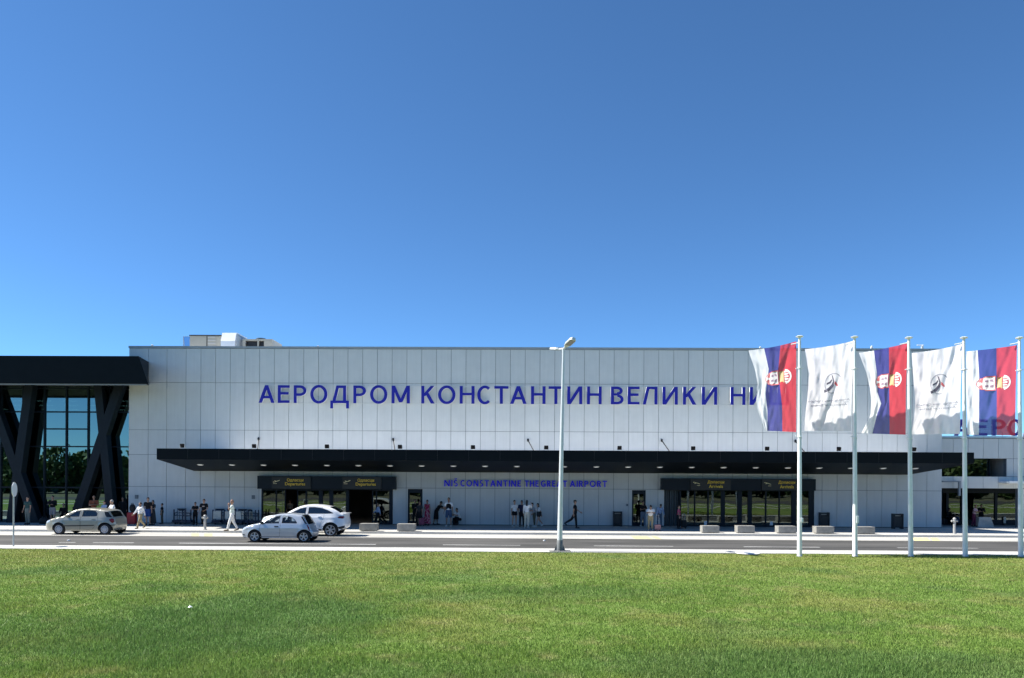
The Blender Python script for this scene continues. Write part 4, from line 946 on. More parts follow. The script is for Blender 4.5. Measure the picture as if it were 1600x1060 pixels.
def print_on(fm, polys, mt, name, parent, off, res=0.018):
    # polys: closed outlines in (u, v); triangulated finely and laid on the cloth
    b = MB()
    for poly in polys:
        n = len(poly); vs = [Vector(p) for p in poly]
        us = [p[0] for p in poly]; v_s = [p[1] for p in poly]
        ed = [(i, (i+1) % n) for i in range(n)]
        gu = np.arange(min(us)+res/2, max(us), res); gv = np.arange(min(v_s)+res/2, max(v_s), res)
        for a in gu:
            for c in gv:
                if inside((a, c), poly): vs.append(Vector((a, c)))
        ov, oe, of, *_ = delaunay_2d_cdt(vs, ed, [], 0, 1e-5)
        fs = [f for f in of if inside((sum(ov[i][0] for i in f)/3, sum(ov[i][1] for i in f)/3), poly)]
        b.add([fm(p[0], p[1], off) for p in ov], fs)
    o = b.build(name, mt, parent, fix=False); return o
def arc(cu, cv, ru, rv, a0, a1, n=14): return [(cu + ru*math.cos(R(a0 + (a1-a0)*k/n)), cv + rv*math.sin(R(a0 + (a1-a0)*k/n))) for k in range(n+1)]
def band(cu, cv, ru, rv, w_, a0, a1, n=22): return arc(cu, cv, ru, rv, a0, a1, n) + arc(cu, cv, ru-w_, rv-w_*0.58, a1, a0, n)
for i, F in enumerate(FLAGS):
    fm = FlagMap(F, pole_y[i]); NU, NV = 54, 72
    tri = F['kind'] == 'tri'
    base = fm(0, 0.0)
    us = list(np.linspace(0, 1, NU+1))
    v = [fm(u, q) for q in np.linspace(0, 1, NV+1) for u in us]
    f = [(j*(NU+1)+k, j*(NU+1)+k+1, (j+1)*(NU+1)+k+1, (j+1)*(NU+1)+k) for j in range(NV) for k in range(NU)]
    b = MB(); b.v = [tuple(q) for q in v]; b.f = f
    b.m = [(0 if k < NU//3 else 1 if k < 2*NU//3 else 2) if tri else 0 for j in range(NV) for k in range(NU)]
    o = b.build('flag', [c_red, c_blue, c_white] if tri else [c_white], None, fix=False)
    o.data.polygons.foreach_set('use_smooth', [True]*len(o.data.polygons))
    tag(o, FLAG_LBL[i], 'flag', 'flags on the white poles')
    if tri:
        cu0, cv0 = 0.46, F['em'][0] + 0.07
        s = 1.0
        shield = arc(cu0+0.10, cv0, 0.165, 0.062, 100, 260, 16)[::1] + [(cu0-0.06, cv0-0.060), (cu0-0.075, cv0), (cu0-0.06, cv0+0.060)]
        shield = [(cu0-0.07, cv0-0.064), (cu0+0.10, cv0-0.066), (cu0+0.20, cv0-0.050), (cu0+0.265, cv0-0.020), (cu0+0.29, cv0), (cu0+0.265, cv0+0.020), (cu0+0.20, cv0+0.050), (cu0+0.10, cv0+0.066), (cu0-0.07, cv0+0.064)]
        SC = lambda polys: [[(cu0 + (u-cu0-0.03)*1.12, cv0 + (q-cv0)*1.3) for u, q in pl] for pl in polys]
        print_on(fm, SC([shield]), c_dkred, 'shield', o, 0.006)
        inner = [(cu0+(u-cu0-0.1)*0.9+0.1, cv0+(q-cv0)*0.86) for u, q in shield]
        print_on(fm, SC([inner]), c_wprint, 'shield_field', o, 0.010)
        birds = []
        for sg in (-1, 1):
            birds += [[(cu0-0.03, cv0+sg*0.012), (cu0+0.03, cv0+sg*0.018), (cu0+0.035, cv0+sg*0.034), (cu0-0.02, cv0+sg*0.036)], [(cu0+0.06, cv0+sg*0.012), (cu0+0.12, cv0+sg*0.014), (cu0+0.12, cv0+sg*0.030), (cu0+0.06, cv0+sg*0.032)],
                      [(cu0+0.16, cv0+sg*0.008), (cu0+0.235, cv0+sg*0.014), (cu0+0.19, cv0+sg*0.040), (cu0+0.15, cv0+sg*0.048)]]
        print_on(fm, SC(birds[2::3]), c_dkred, 'shield_tip', o, 0.014, 0.012)
        birds = [q for k_, q in enumerate(birds) if k_ % 3 != 2]
        print_on(fm, SC(birds), mat('mauve_print', (0.30, 0.20, 0.28), 0.6), 'shield_charge', o, 0.014, 0.012)
        crown = [(cu0-0.085, cv0-0.046), (cu0-0.085, cv0+0.046), (cu0-0.17, cv0+0.052), (cu0-0.17, cv0-0.052)]
        print_on(fm, SC([crown]), c_gold, 'crown_band', o, 0.008)
        pet = []
        for k in range(5): q = -0.042 + 0.021*k; pet.append([(cu0-0.18, cv0+q-0.008), (cu0-0.18, cv0+q+0.008), (cu0-0.25, cv0+q*1.1+0.006), (cu0-0.25, cv0+q*1.1-0.006)])
        pet.append(band(cu0-0.175, cv0, 0.125, 0.066, 0.028, 100, 260, 16))
        print_on(fm, SC(pet), c_wprint, 'crown', o, 0.008, 0.012)
    else:
        cu0, cv0 = (0.435, 0.44) if i == 1 else (0.455, 0.41)
        print_on(fm, [band(cu0, cv0, 0.20, 0.120, 0.020, -150, 100)], c_grey, 'emblem_ring', o, 0.007, 0.012)
        sw = [(cu0+0.26, cv0+0.105), (cu0+0.10, cv0+0.085), (cu0-0.02, cv0+0.035), (cu0-0.03, cv0-0.02), (cu0+0.02, cv0-0.085), (cu0+0.06, cv0-0.105), (cu0+0.01, cv0-0.02), (cu0+0.05, cv0+0.015), (cu0+0.14, cv0+0.050), (cu0+0.27, cv0+0.072)]
        sw2 = [(cu0+0.20, cv0+0.012), (cu0+0.08, cv0-0.004), (cu0+0.035, cv0-0.036), (cu0+0.06, cv0-0.05), (cu0+0.10, cv0-0.024), (cu0+0.20, cv0-0.008)]
        WS = lambda polys: [[(cu0 + (u-cu0)*0.74, q) for u, q in pl] for pl in polys]
        print_on(fm, WS([sw, sw2]), c_dk, 'emblem_wing', o, 0.007, 0.014)
        print_on(fm, WS([[(cu0-0.05, cv0-0.025), (cu0-0.10, cv0-0.005), (cu0-0.155, cv0+0.035), (cu0-0.12, cv0+0.040), (cu0-0.04, cv0+0.010)]]), c_dkred, 'emblem_tail', o, 0.007, 0.012)
        print_on(fm, [[(0.07, 0.667), (0.93, 0.667), (0.93, 0.6715), (0.07, 0.6715)]], c_grey, 'emblem_line', o, 0.007, 0.02)
        for txt, v0, v1, u0, u1 in (('Аеродроми Србије', 0.628, 0.660, 0.05, 0.97), ('Airports of Serbia', 0.680, 0.712, 0.10, 0.90)):
            def fn(me, fm=fm, v0=v0, v1=v1, u0=u0, u1=u1, o=o):
                bm = bmesh.new(); bm.from_mesh(me); bmesh.ops.triangulate(bm, faces=bm.faces); bmesh.ops.subdivide_edges(bm, edges=[e for e in bm.edges if e.calc_length() > 0.25], cuts=2, use_grid_fill=True); bm.to_mesh(me); bm.free()
                a = me_np(me); lo, hi = a.min(0), a.max(0); q = np.empty_like(a)
                for k in range(len(a)):     # the cloth is seen from its back: the words start at the hoist
                    u = u0 + (a[k,0]-lo[0])/(hi[0]-lo[0])*(u1-u0); vv = v1 - (a[k,1]-lo[1])/(hi[1]-lo[1])*(v1-v0); q[k] = fm(u, vv, 0.008)
                me_set(me, q); link_mesh('emblem_text', me, c_grey, o)
            text_mesh(txt, fn, 0.012, 0.0)

# ------------------------------------------------------------------ street lamp
pb = onZ(874.6, 861.3, 0.117); LY = pb.y
T = thing('street_lamp', pb, 'tall tapered white steel street lamp with two heads on the verge kerb', 'street lamp')
pt_ = onY(880.5, 545.5, LY); loc = lambda p: Vector(p) - pb
top = loc(pt_); top.x = top.x
b = MB(); b.tube((0, 0, 0.45), top, 0.115, 0.052, 18); b.build('pole', m_galv_white if 'm_galv_white' in globals() else mat('pale_galvanised_pole', (0.62, 0.64, 0.65), 0.4, 0.15, 0.05, 8), T, True)
b = MB(); b.lathe([(0.16, 0.0), (0.16, 0.03), (0.13, 0.035), (0.125, 0.46), (0.11, 0.48)], n=18)
for a in range(4):
    q = Matrix.Rotation(a*math.pi/2, 3, 'Z') @ Vector((0.13, 0, 0)); e = Matrix.Rotation(a*math.pi/2, 3, 'Z') @ Vector((0.24, 0, 0.0)); b.add([q + Vector((0,0,0.03)), e + Vector((0,0,0.03)), q + Vector((0,0,0.28))], [(0,1,2)])
b.cbox((0, 0, 0.016), (0.5, 0.5, 0.03)); b.build('base_plate', mat('dull_grey_base', (0.16, 0.17, 0.17), 0.6, 0.2, 0.1, 10), T, True)
b = MB(); b.cbox((0, 0.0, 0.0), (0.9, 0.7, 0.09)); o = b.build('footing', m_concrete, T); o.location = (0, 0, -0.02)
lm = MATS['pale_galvanised_pole']
j1 = top; a1 = loc(onY(884.6, 541.0, LY-0.35)); b = MB(); b.tube(j1, a1, 0.05, 0.045, 10); a2 = loc(onY(873.4, 546.0, LY+0.25)); b.tube(j1, a2, 0.05, 0.04, 10); b.build('arm', lm, T, True)
def lamp_head(c0, c1, wid, tilt, name):
    ax = (c1-c0); L = ax.length; ax.normalize(); s_ = ax.cross(Vector((0,0,1))).normalized(); s_ = Matrix.Rotation(tilt, 3, ax) @ s_; n_ = s_.cross(ax)
    prof = [(-0.0, 0.35), (0.12, 0.8), (0.3, 1.0), (0.85, 1.0), (1.0, 0.55)]
    v = []
    for t, w_ in prof:
        for sy, h in ((-1, 0.0), (-0.8, 0.07), (0.8, 0.07), (1, 0.0), (0.9, -0.035), (-0.9, -0.035)): v.append(c0 + ax*L*t + s_*wid/2*w_*sy + n_*h)
    f = []
    for k in range(len(prof)-1):
        for i in range(6): f.append((k*6+i, k*6+(i+1) % 6, (k+1)*6+(i+1) % 6, (k+1)*6+i))
    f += [(5,4,3,2,1,0), tuple(24+i for i in range(6))]
    b = MB(); b.add(v, f); h = b.build('lamp_head', lm, T)
    b = MB(); q = [c0 + ax*L*t + s_*wid/2*0.8*sy - n_*0.040 for t, sy in ((0.25,-1),(0.9,-1),(0.9,1),(0.25,1))]; b.add(q + [p - n_*0.004 for p in q], [(0,1,2,3),(7,6,5,4),(0,4,5,1),(1,5,6,2),(2,6,7,3),(3,7,4,0)])
    b.build('lens', mat('grey_lamp_glass', (0.10, 0.11, 0.09), 0.15), h)
h1 = loc(onY(884.0, 541.5, LY-0.35)); h2 = loc(onY(896.5, 530.0, LY-1.15))
lamp_head(h1, h2, 0.30, R(-8), 'right')
h1 = loc(onY(873.4, 546.0, LY+0.25)); h2 = loc(onY(862.0, 545.9, LY+0.85))
lamp_head(h1, h2, 0.32, R(0), 'left')

# ------------------------------------------------------------------ road sign seen almost edge-on at the far left
p = onZ(21, 853.8, 0.117); T = thing('road_sign', p, 'thin grey post with a round road sign turned edge-on', 'road sign')
H = onY(20.2, 753.5, p.y).z - p.z
b = MB(); b.tube((0, 0, 0), (0, 0, H), 0.032, 0.032, 10); b.build('post', m_galv, T, True)
Mz = Matrix.Rotation(R(106), 3, 'Z')
def disc(r, y0, y1, mt, name):
    b = MB(); v = [Mz @ Vector((r*math.cos(2*math.pi*i/24), y, r*math.sin(2*math.pi*i/24))) + Vector((-0.03, 0, H-0.33)) for y in (y0, y1) for i in range(24)]
    b.add(v, [tuple(range(24)), tuple(range(47, 23, -1))] + [(i, i+24, (i+1) % 24+24, (i+1) % 24) for i in range(24)]); return b.build(name, mt, T)
disc(0.31, -0.060, -0.040, m_white, 'sign_rim'); disc(0.27, -0.038, -0.036, mat('grey_sign_back', (0.10, 0.11, 0.115), 0.5, 0.2, 0.05, 6), 'sign_back')

# ------------------------------------------------------------------ hydrants
def hydrant(px, py, pyt, label):
    p = onZ(px, py, SW); H = onY(px, pyt, p.y).z - p.z
    T = thing('fire_hydrant', p, label, 'hydrant', 'grey hydrants near the kerb')
    mg = mat('pale_grey_cast_iron', (0.34, 0.345, 0.34), 0.55, 0.1, 0.1, 12)
    b = MB(); b.lathe([(0.11, 0), (0.11, 0.04), (0.075, 0.06), (0.068, H*0.70), (0.085, H*0.72), (0.09, H*0.86), (0.08, H*0.90)], n=18); b.build('barrel', mg, T, True)
    b = MB(); b.lathe([(0.095, H*0.90), (0.10, H*0.93), (0.06, H*0.97), (0.05, H)], n=18); b.build('cap', mg, T, True)
    for s in (-1, 1):
        b = MB(); b.lathe([(0.045, s*0.07), (0.045, s*0.13), (0.06, s*0.135), (0.06, s*0.18), (0.04, s*0.19)], (0, 0, H*0.79), 'X', 14); b.build('outlet', mg, T, True)
hydrant(320.3, 828.0, 804.5, 'pale grey hydrant standing in front of the man in the black T-shirt')
hydrant(1491.2, 834.8, 809.0, 'grey hydrant with side outlets at the right, in front of the annex')

# ------------------------------------------------------------------ concrete blocks along the kerb
BL = [(561.5, 589.5, 818.5, 831.2, 'concrete block beside the tail of the white car, left of its near twin'), (620.3, 648.6, 819, 831.6, 'concrete block right of the open doorway, in front of the glazed service door'), (1092.5, 1124.2, 822, 833.2, 'leftmost of the concrete blocks before the arrivals doors'),
      (1147.2, 1179.5, 822, 833.5, 'second concrete block before the arrivals doors, under the header centre'), (1211, 1244, 822.4, 834, 'concrete block just left of the first flagpole'), (1270.3, 1303.5, 823, 834.5, 'concrete block right of the first flagpole with a bin behind'),
      (1333.5, 1367.3, 823.6, 835, 'rightmost concrete block, partly behind the second flagpole')]
for x0, x1, yt, yb, lb in BL:
    Y = Y_KERB + 0.22
    p = onZ((x0+x1)/2, yb, SW); Y = max(p.y, Y_KERB+0.1)
    xa, xc = XY(x0, Y, yb), XY(x1, Y, yb); H = onY((x0+x1)/2, yt, Y).z - SW
    dp = 0.62
    if xa > 0: xa = lerp(xa, xc, 0.16); xa_ = xa
    else: xc = lerp(xc, xa, 0.02)
    T = thing('concrete_block', ((xa+xc)/2, Y, SW), lb, 'block', 'concrete blocks along the kerb')
    W_ = (xc-xa)
    b = MB(); c = 0.03
    b.cbox((0, dp/2, H/2+0.02), (W_, dp, H-0.04), None, 0.015)
    b.build('block', m_concrete, T, True, ang=30)
    b = MB(); b.box(-W_/2+0.1, -W_/2+0.26, 0.05, dp-0.05, 0, 0.04); b.box(W_/2-0.26, W_/2-0.1, 0.05, dp-0.05, 0, 0.04); b.build('foot', m_concrete, T)

# ------------------------------------------------------------------ litter bins
def bin_(x0, x1, yt, yb, label, y=None, name='litter_bin'):
    p = onZ((x0+x1)/2, yb, SW); xa, xc = XY(x0, p.y, yb), XY(x1, p.y, yb); H = onY((x0+x1)/2, yt, p.y).z - SW; W_ = xc-xa
    T = thing(name, ((xa+xc)/2, p.y, SW), label, 'bin', 'black litter bins by the wall')
    b = MB(); b.cbox((-W_/2+0.05, 0.22, H/2), (0.07, 0.44, H), None, 0.02); b.cbox((W_/2-0.05, 0.22, H/2), (0.07, 0.44, H), None, 0.02); b.build('side_panel', mat('dark_bin_panel', (0.018, 0.018, 0.022), 0.45, 0, 0.1, 8), T)
    b = MB(); b.cbox((0, 0.22, H*0.46), (W_-0.19, 0.38, H*0.72), None, 0.03); b.build('body', m_black, T)
    b = MB(); b.box(-W_/2+0.09, W_/2-0.09, 0.03, 0.40, H*0.90, H*0.985); b.build('lid', m_black, T)
    b = MB(); b.box(-W_/2+0.12, W_/2-0.12, 0.20, 0.24, H*0.83, H*0.895); b.build('ash_tray', m_galv, T)
bin_(958.3, 972.6, 799.5, 822.8, 'black litter bin left of the narrow service door with glass')
bin_(1281.5, 1297, 801, 824.6, 'black litter bin behind a concrete block, between the two left flagpoles')
bin_(1397, 1412.5, 803, 826.8, 'black litter bin near the right end of the wall, by the third flagpole')
bin_(686.6, 697.2, 802.5, 820.5, 'dark litter bin between the leaning woman and the man in shorts')

# ------------------------------------------------------------------ luggage trolleys
def trolley_proto():
    b = MB(); r = 0.022
    for s in (-1, 1):
        b.path([(s*0.26, 0.42, 0.16), (s*0.22, -0.45, 0.14)], r, 6); b.path([(s*0.27, 0.42, 0.16), (s*0.28, 0.50, 0.98)], 0.02, 6); b.path([(s*0.24, -0.42, 0.14), (s*0.26, 0.44, 0.20)], r, 6)
        b.path([(s*0.25, 0.05, 0.56), (s*0.28, 0.47, 0.62)], r, 6); b.path([(s*0.25, 0.05, 0.56), (s*0.25, 0.05, 0.74), (s*0.28, 0.48, 0.80)], r, 6)
    for y, z in ((0.42, 0.16), (0.1, 0.15), (-0.2, 0.15), (-0.45, 0.14), (0.05, 0.56), (0.05, 0.74)): b.path([(-0.25, y, z), (0.25, y, z)], r, 6)
    return b
tp = {}
def trolley(px, py, rz, label, panel=True, H=None):
    p = onZ(px, py, SW); T = thing('luggage_trolley', (p.x, p.y, SW), label, 'trolley', 'luggage trolleys along the wall', R(rz))
    if 'frame' not in tp:
        tp['frame'] = trolley_proto().build('frame', mat('dull_steel_tube', (0.12, 0.13, 0.15), 0.4, 0.4, 0.06, 9), T, True)
        b = MB(); b.tube((-0.31, 0.51, 1.0), (0.31, 0.51, 1.0), 0.028, n=8); b.cbox((0, 0.5, 0.94), (0.5, 0.03, 0.07)); b.cbox((-0.29, 0.0, 0.52), (0.06, 0.06, 0.92)); b.cbox((0.29, 0.0, 0.52), (0.06, 0.06, 0.92)); b.cbox((0, 0.0, 0.20), (0.52, 0.7, 0.16)); tp['handle'] = b.build('handle', mat('navy_plastic', (0.012, 0.018, 0.045), 0.5), T, True)
        b = MB(); b.cbox((0, -0.06, 0.62), (0.51, 0.02, 0.50), None, 0.0); tp['panel'] = b.build('advert_panel', mat('cream_trolley_panel', (0.74, 0.70, 0.60), 0.5, 0, 0.06, 6), T)
        for k, (x, y) in enumerate(((-0.24, 0.40), (0.24, 0.40), (0, -0.42))):
            b = MB(); b.lathe([(0.02, -0.025), (0.075, -0.025), (0.08, 0), (0.075, 0.025), (0.02, 0.025)], (x, y, 0.08), 'X', 12); b.tube((x, y, 0.09), (x, y, 0.16), 0.018); tp['wheel%d' % k] = b.build('wheel', m_rubber, T, True)
    else:
        for k, o in tp.items():
            if k == 'panel' and not panel: continue
            c = o.copy(); col.objects.link(c); c.parent = T
TR = [(339.5, 819.5, 4, 'trolley with a cream panel, just right of the man in the black T-shirt', True), (278.5, 819, 0, 'bare trolley standing alone, leftmost of the trolleys', False), (294, 819.6, 80, 'bare trolley turned sideways, left of the woman in black', False),
      (358, 819.8, 3, 'trolley with a cream panel, behind the man in white trousers', True), (375, 820, 3, 'trolley with a cream panel, right of the man in white trousers', True), (390.5, 820, 86, 'trolley turned sideways at the right end of the panelled row', True),
      (401.5, 820, 90, 'bare trolley sideways against the dark entrance frame', False)]
for a in TR: trolley(*a)

# ------------------------------------------------------------------ luggage
def suitcase(px, py, w_, h, d, mt, label, handle=0.0, rz=0, cat='suitcase'):
    p = onZ(px, py, SW); T = thing('suitcase', (p.x, p.y, SW), label, cat, None, R(rz))
    b = MB(); b.cbox((0, 0, h/2+0.045), (w_, d, h-0.09+0.05), None, 0.05); b.build('shell', mt, T, True)
    b = MB()
    for sx in (-1, 1):
        for sy in (-1, 1): b.lathe([(0.01, -0.015), (0.03, -0.015), (0.03, 0.015), (0.01, 0.015)], (sx*(w_/2-0.06), sy*(d/2-0.05), 0.03), 'X', 10)
    b.build('wheel', m_rubber, T, True)
    b = MB(); hh = h + handle
    b.tube((-w_*0.22, d*0.3, h-0.05), (-w_*0.22, d*0.3, hh+0.04), 0.012); b.tube((w_*0.22, d*0.3, h-0.05), (w_*0.22, d*0.3, hh+0.04), 0.012); b.tube((-w_*0.25, d*0.3, hh+0.04), (w_*0.25, d*0.3, hh+0.04), 0.018); b.build('handle', m_galv if handle else m_black, T, True)
    b = MB(); 
    for k in range(4): q = lerp(-w_/2+0.08, w_/2-0.08, k/3); b.box(q-0.012, q+0.012, -d/2-0.008, -d/2-0.001, 0.12, h-0.08)
    b.build('rib', mt, T)
    return T
suitcase(206.3, 820.5, 0.55, 0.80, 0.35, mat('dark_red_fabric', (0.30, 0.008, 0.015), 0.55, 0, 0.08, 8), 'large dark red suitcase standing at the corner of the grey wall')
p = onZ(206.5, 820.5, SW)
T = thing('duffel_bag', (p.x, p.y+0.03, SW+0.845), 'rounded black bag resting on the dark red suitcase', 'bag')
b = MB(); b.ell((0, 0, 0.26), (0.20, 0.15, 0.26), None, 14, 10); b.build('body', mat('black_fabric', (0.010, 0.010, 0.012), 0.8, 0, 0.15, 12), T, True)
b = MB(); b.path([(-0.07, -0.02, 0.47), (-0.06, -0.02, 0.57), (0.06, -0.02, 0.57), (0.07, -0.02, 0.47)], 0.014); b.build('strap', m_black, T, True)
suitcase(1027.5, 829.6, 0.38, 0.36, 0.26, mat('pale_pink_shell', (0.48, 0.22, 0.21), 0.45, 0, 0.05, 6), 'pale pink cabin suitcase with its long white handle pulled out', 0.55)
suitcase(1068.5, 826.2, 0.34, 0.52, 0.24, MATS['black_fabric'], 'black suitcase beside the woman in the pink top', 0.38)
suitcase(659.0, 822.0, 0.34, 0.52, 0.22, mat('dusty_pink_pattern', (0.28, 0.055, 0.10), 0.6, 0, 0.4, 14), 'pink patterned suitcase left of the woman in the long pink dress')
def bag(px, py, r, label, mt=None):
    p = onZ(px, py, SW); T = thing('travel_bag', (p.x, p.y, SW), label, 'bag'); b = MB(); b.ell((0, 0, r[2]), r, None, 14, 9); b.cbox((0, 0, r[2]*0.55), (r[0]*1.6, r[1]*1.6, r[2]*1.08), None, 0.05); b.build('body', mt or MATS['black_fabric'], T, True)
    b = MB(); b.path([(-r[0]*0.4, 0, 2*r[2]-0.04), (-r[0]*0.3, 0, 2*r[2]+0.08), (r[0]*0.3, 0, 2*r[2]+0.08), (r[0]*0.4, 0, 2*r[2]-0.04)], 0.014); b.build('handle', m_black, T, True)
bag(711.5, 821.0, (0.22, 0.16, 0.24), 'soft black bag on the ground left of the crouching person')
bag(69.5, 819.0, (0.36, 0.2, 0.22), 'low dark travel bag on the pavement between two people at the glass hall')
# folded trolley bag on top of the bin by the leaning woman
p = onZ(692.5, 820.5, SW); zt2 = onY(692.5, 802.5, p.y).z
T = thing('paper_bag', (p.x, p.y+0.2, zt2), 'small pale package on the dark bin beside the leaning woman', 'package')
b = MB(); b.cbox((0, 0, 0.07), (0.30, 0.2, 0.13), None, 0.02); b.build('box', mat('pale_package', (0.30, 0.30, 0.29), 0.7, 0, 0.1, 9), T); b = MB(); b.ell((-0.03, 0, 0.165), (0.16, 0.09, 0.045)); b.build('cloth', mat('blue_cloth', (0.02, 0.03, 0.10), 0.8), T, True)
# trapezoid bench block in the annex arcade
p0, p1 = onZ(1528, 823.5, SW), onZ(1552, 823.5, SW); zt3 = onY(1540, 808.5, p0.y).z - SW
T = thing('bench_block', ((p0.x+p1.x)/2, p0.y, SW), 'pale trapezoid concrete bench block in the annex arcade', 'bench'); W_ = p1.x-p0.x
b = MB(); b.add([(-W_/2, 0, 0), (W_/2, 0, 0), (W_/2-0.1, 0.55, 0), (-W_/2, 0.55, 0), (-W_/2+0.1, 0, zt3), (W_/2-0.25, 0, zt3), (W_/2-0.28, 0.5, zt3), (-W_/2+0.1, 0.5, zt3)], [(0,3,2,1),(4,5,6,7),(0,1,5,4),(1,2,6,5),(2,3,7,6),(3,0,4,7)]); b.build('seat_block', m_bay, T)
bench_top = SW + zt3
p = onZ(1569.5, 821, SW); zt4 = onY(1569.5, 809, p.y).z - SW
T = thing('sign_panel', (p.x, p.y, SW), 'small cream upright panel in the annex arcade at the right', 'panel'); b = MB(); b.cbox((0, 0, zt4/2+0.1), (0.17, 0.08, zt4-0.1), None, 0.015); b.build('panel', mat('cream_panel', (0.55, 0.54, 0.46), 0.5), T); b = MB(); b.box(-0.05, 0.05, -0.03, 0.03, 0, 0.12); b.build('foot', m_black, T)
# bench for the people sitting in the arcade
def bench(px0, px1, py, label, h=0.44):
    p = onZ((px0+px1)/2, py, SW); xa, xc = XY(px0, p.y, py), XY(px1, p.y, py)
    T = thing('bench', ((xa+xc)/2, p.y, SW), label, 'bench'); W_ = xc-xa
    b = MB()
    for k in range(4): b.box(-W_/2, W_/2, k*0.115, k*0.115+0.10, h-0.04, h)
    b.build('seat', mat('dark_bench_slats', (0.03, 0.026, 0.022), 0.6, 0, 0.2, 9), T)
    for s in (-1, 1): b = MB(); b.box(s*(W_/2-0.15)-0.03, s*(W_/2-0.15)+0.03, 0.03, 0.42, 0, h-0.042); b.build('leg', m_black, T)
    return p.y
by_annex = bench(1473, 1500, 820.5, 'dark bench in the annex arcade under the seated people')
by_hall = bench(93, 113, 817.5, 'dark bench against the glass hall, mostly hidden by the beige car')

# ------------------------------------------------------------------ small things on the ground
def flat_round(px, py, z, r, label, mt, name='manhole_cover', cat='cover'):
    p = onZ(px, py, z); b = MB(); b.lathe([(r*0.98, 0), (r, 0.01), (r*0.86, 0.05), (r*0.2, 0.06)], n=20); o = b.build(name, mt, None, True); o.location = (p.x, p.y, z); tag(o, label, cat)
flat_round(1168, 865.0, LAWN_Z + 0.03, 0.50, 'white round concrete shaft cover at the lawn edge left of the first flagpole', mat('white_concrete_cover', (0.62, 0.62, 0.60), 0.8, 0, 0.1, 6), 'shaft_cover')
for px, py, lb in ((850.5, 845.5, 'small pale metal road stud left of the street lamp'), (107.3, 845.2, 'small pale metal road stud in front of the beige car')):
    flat_round(px, py, 0.0, 0.07, lb, m_white, 'road_stud', 'road stud')
p = onZ(297.5, 953, LAWN_Z); T = MB(); T.add([(-0.05, -0.03, 0.055), (0.01, -0.05, 0.065), (0.055, 0.0, 0.06), (0.01, 0.045, 0.07), (-0.01, 0, 0.10)], [(0,1,4), (1,2,4), (2,3,4), (3,0,4), (3,2,1,0)])
o = T.build('paper_scrap', m_white); o.location = (p.x, p.y, LAWN_Z); tag(o, 'crumpled white paper scrap lying on the dark green grass', 'litter')
# ------------------------------------------------------------------ cars
def catmull(pts, n=5):
    out = []; P = [pts[0]] + list(pts) + [pts[-1]]
    for i in range(1, len(P)-2):
        p0, p1, p2, p3 = [np.array(q[:2], float) for q in P[i-1:i+3]]
        for k in range(n):
            t = k/n; q = 0.5*((2*p1) + (-p0+p2)*t + (2*p0-5*p1+4*p2-p3)*t*t + (-p0+3*p1-3*p2+p3)*t**3); out.append((float(q[0]), float(q[1])))
    out.append(tuple(pts[-1][:2])); return out
def inset(poly, d):
    n = len(poly); A = sum(poly[i][0]*poly[(i+1) % n][1] - poly[(i+1) % n][0]*poly[i][1] for i in range(n)); sg = 1 if A > 0 else -1; out = []
    for i in range(n):
        p0, p1, p2 = [Vector(poly[j % n]) for j in (i-1, i, i+1)]; e1, e2 = (p1-p0).normalized(), (p2-p1).normalized()
        n1, n2 = Vector((-e1.y, e1.x))*sg, Vector((-e2.y, e2.x))*sg; m_ = n1+n2
        m_ = m_.normalized()*min(d/max(0.35, m_.normalized().dot(n1)), 2.5*d) if m_.length > 1e-6 else n1*d
        q = p1 + m_; out.append((q.x, q.y))
    return out
def dens(poly, s=0.09):
    out = []
    for i in range(len(poly)):
        a, c = Vector(poly[i]), Vector(poly[(i+1) % len(poly)]); k = max(1, int((c-a).length/s))
        for j in range(k): q = a.lerp(c, j/k); out.append((q.x, q.y))
    return out

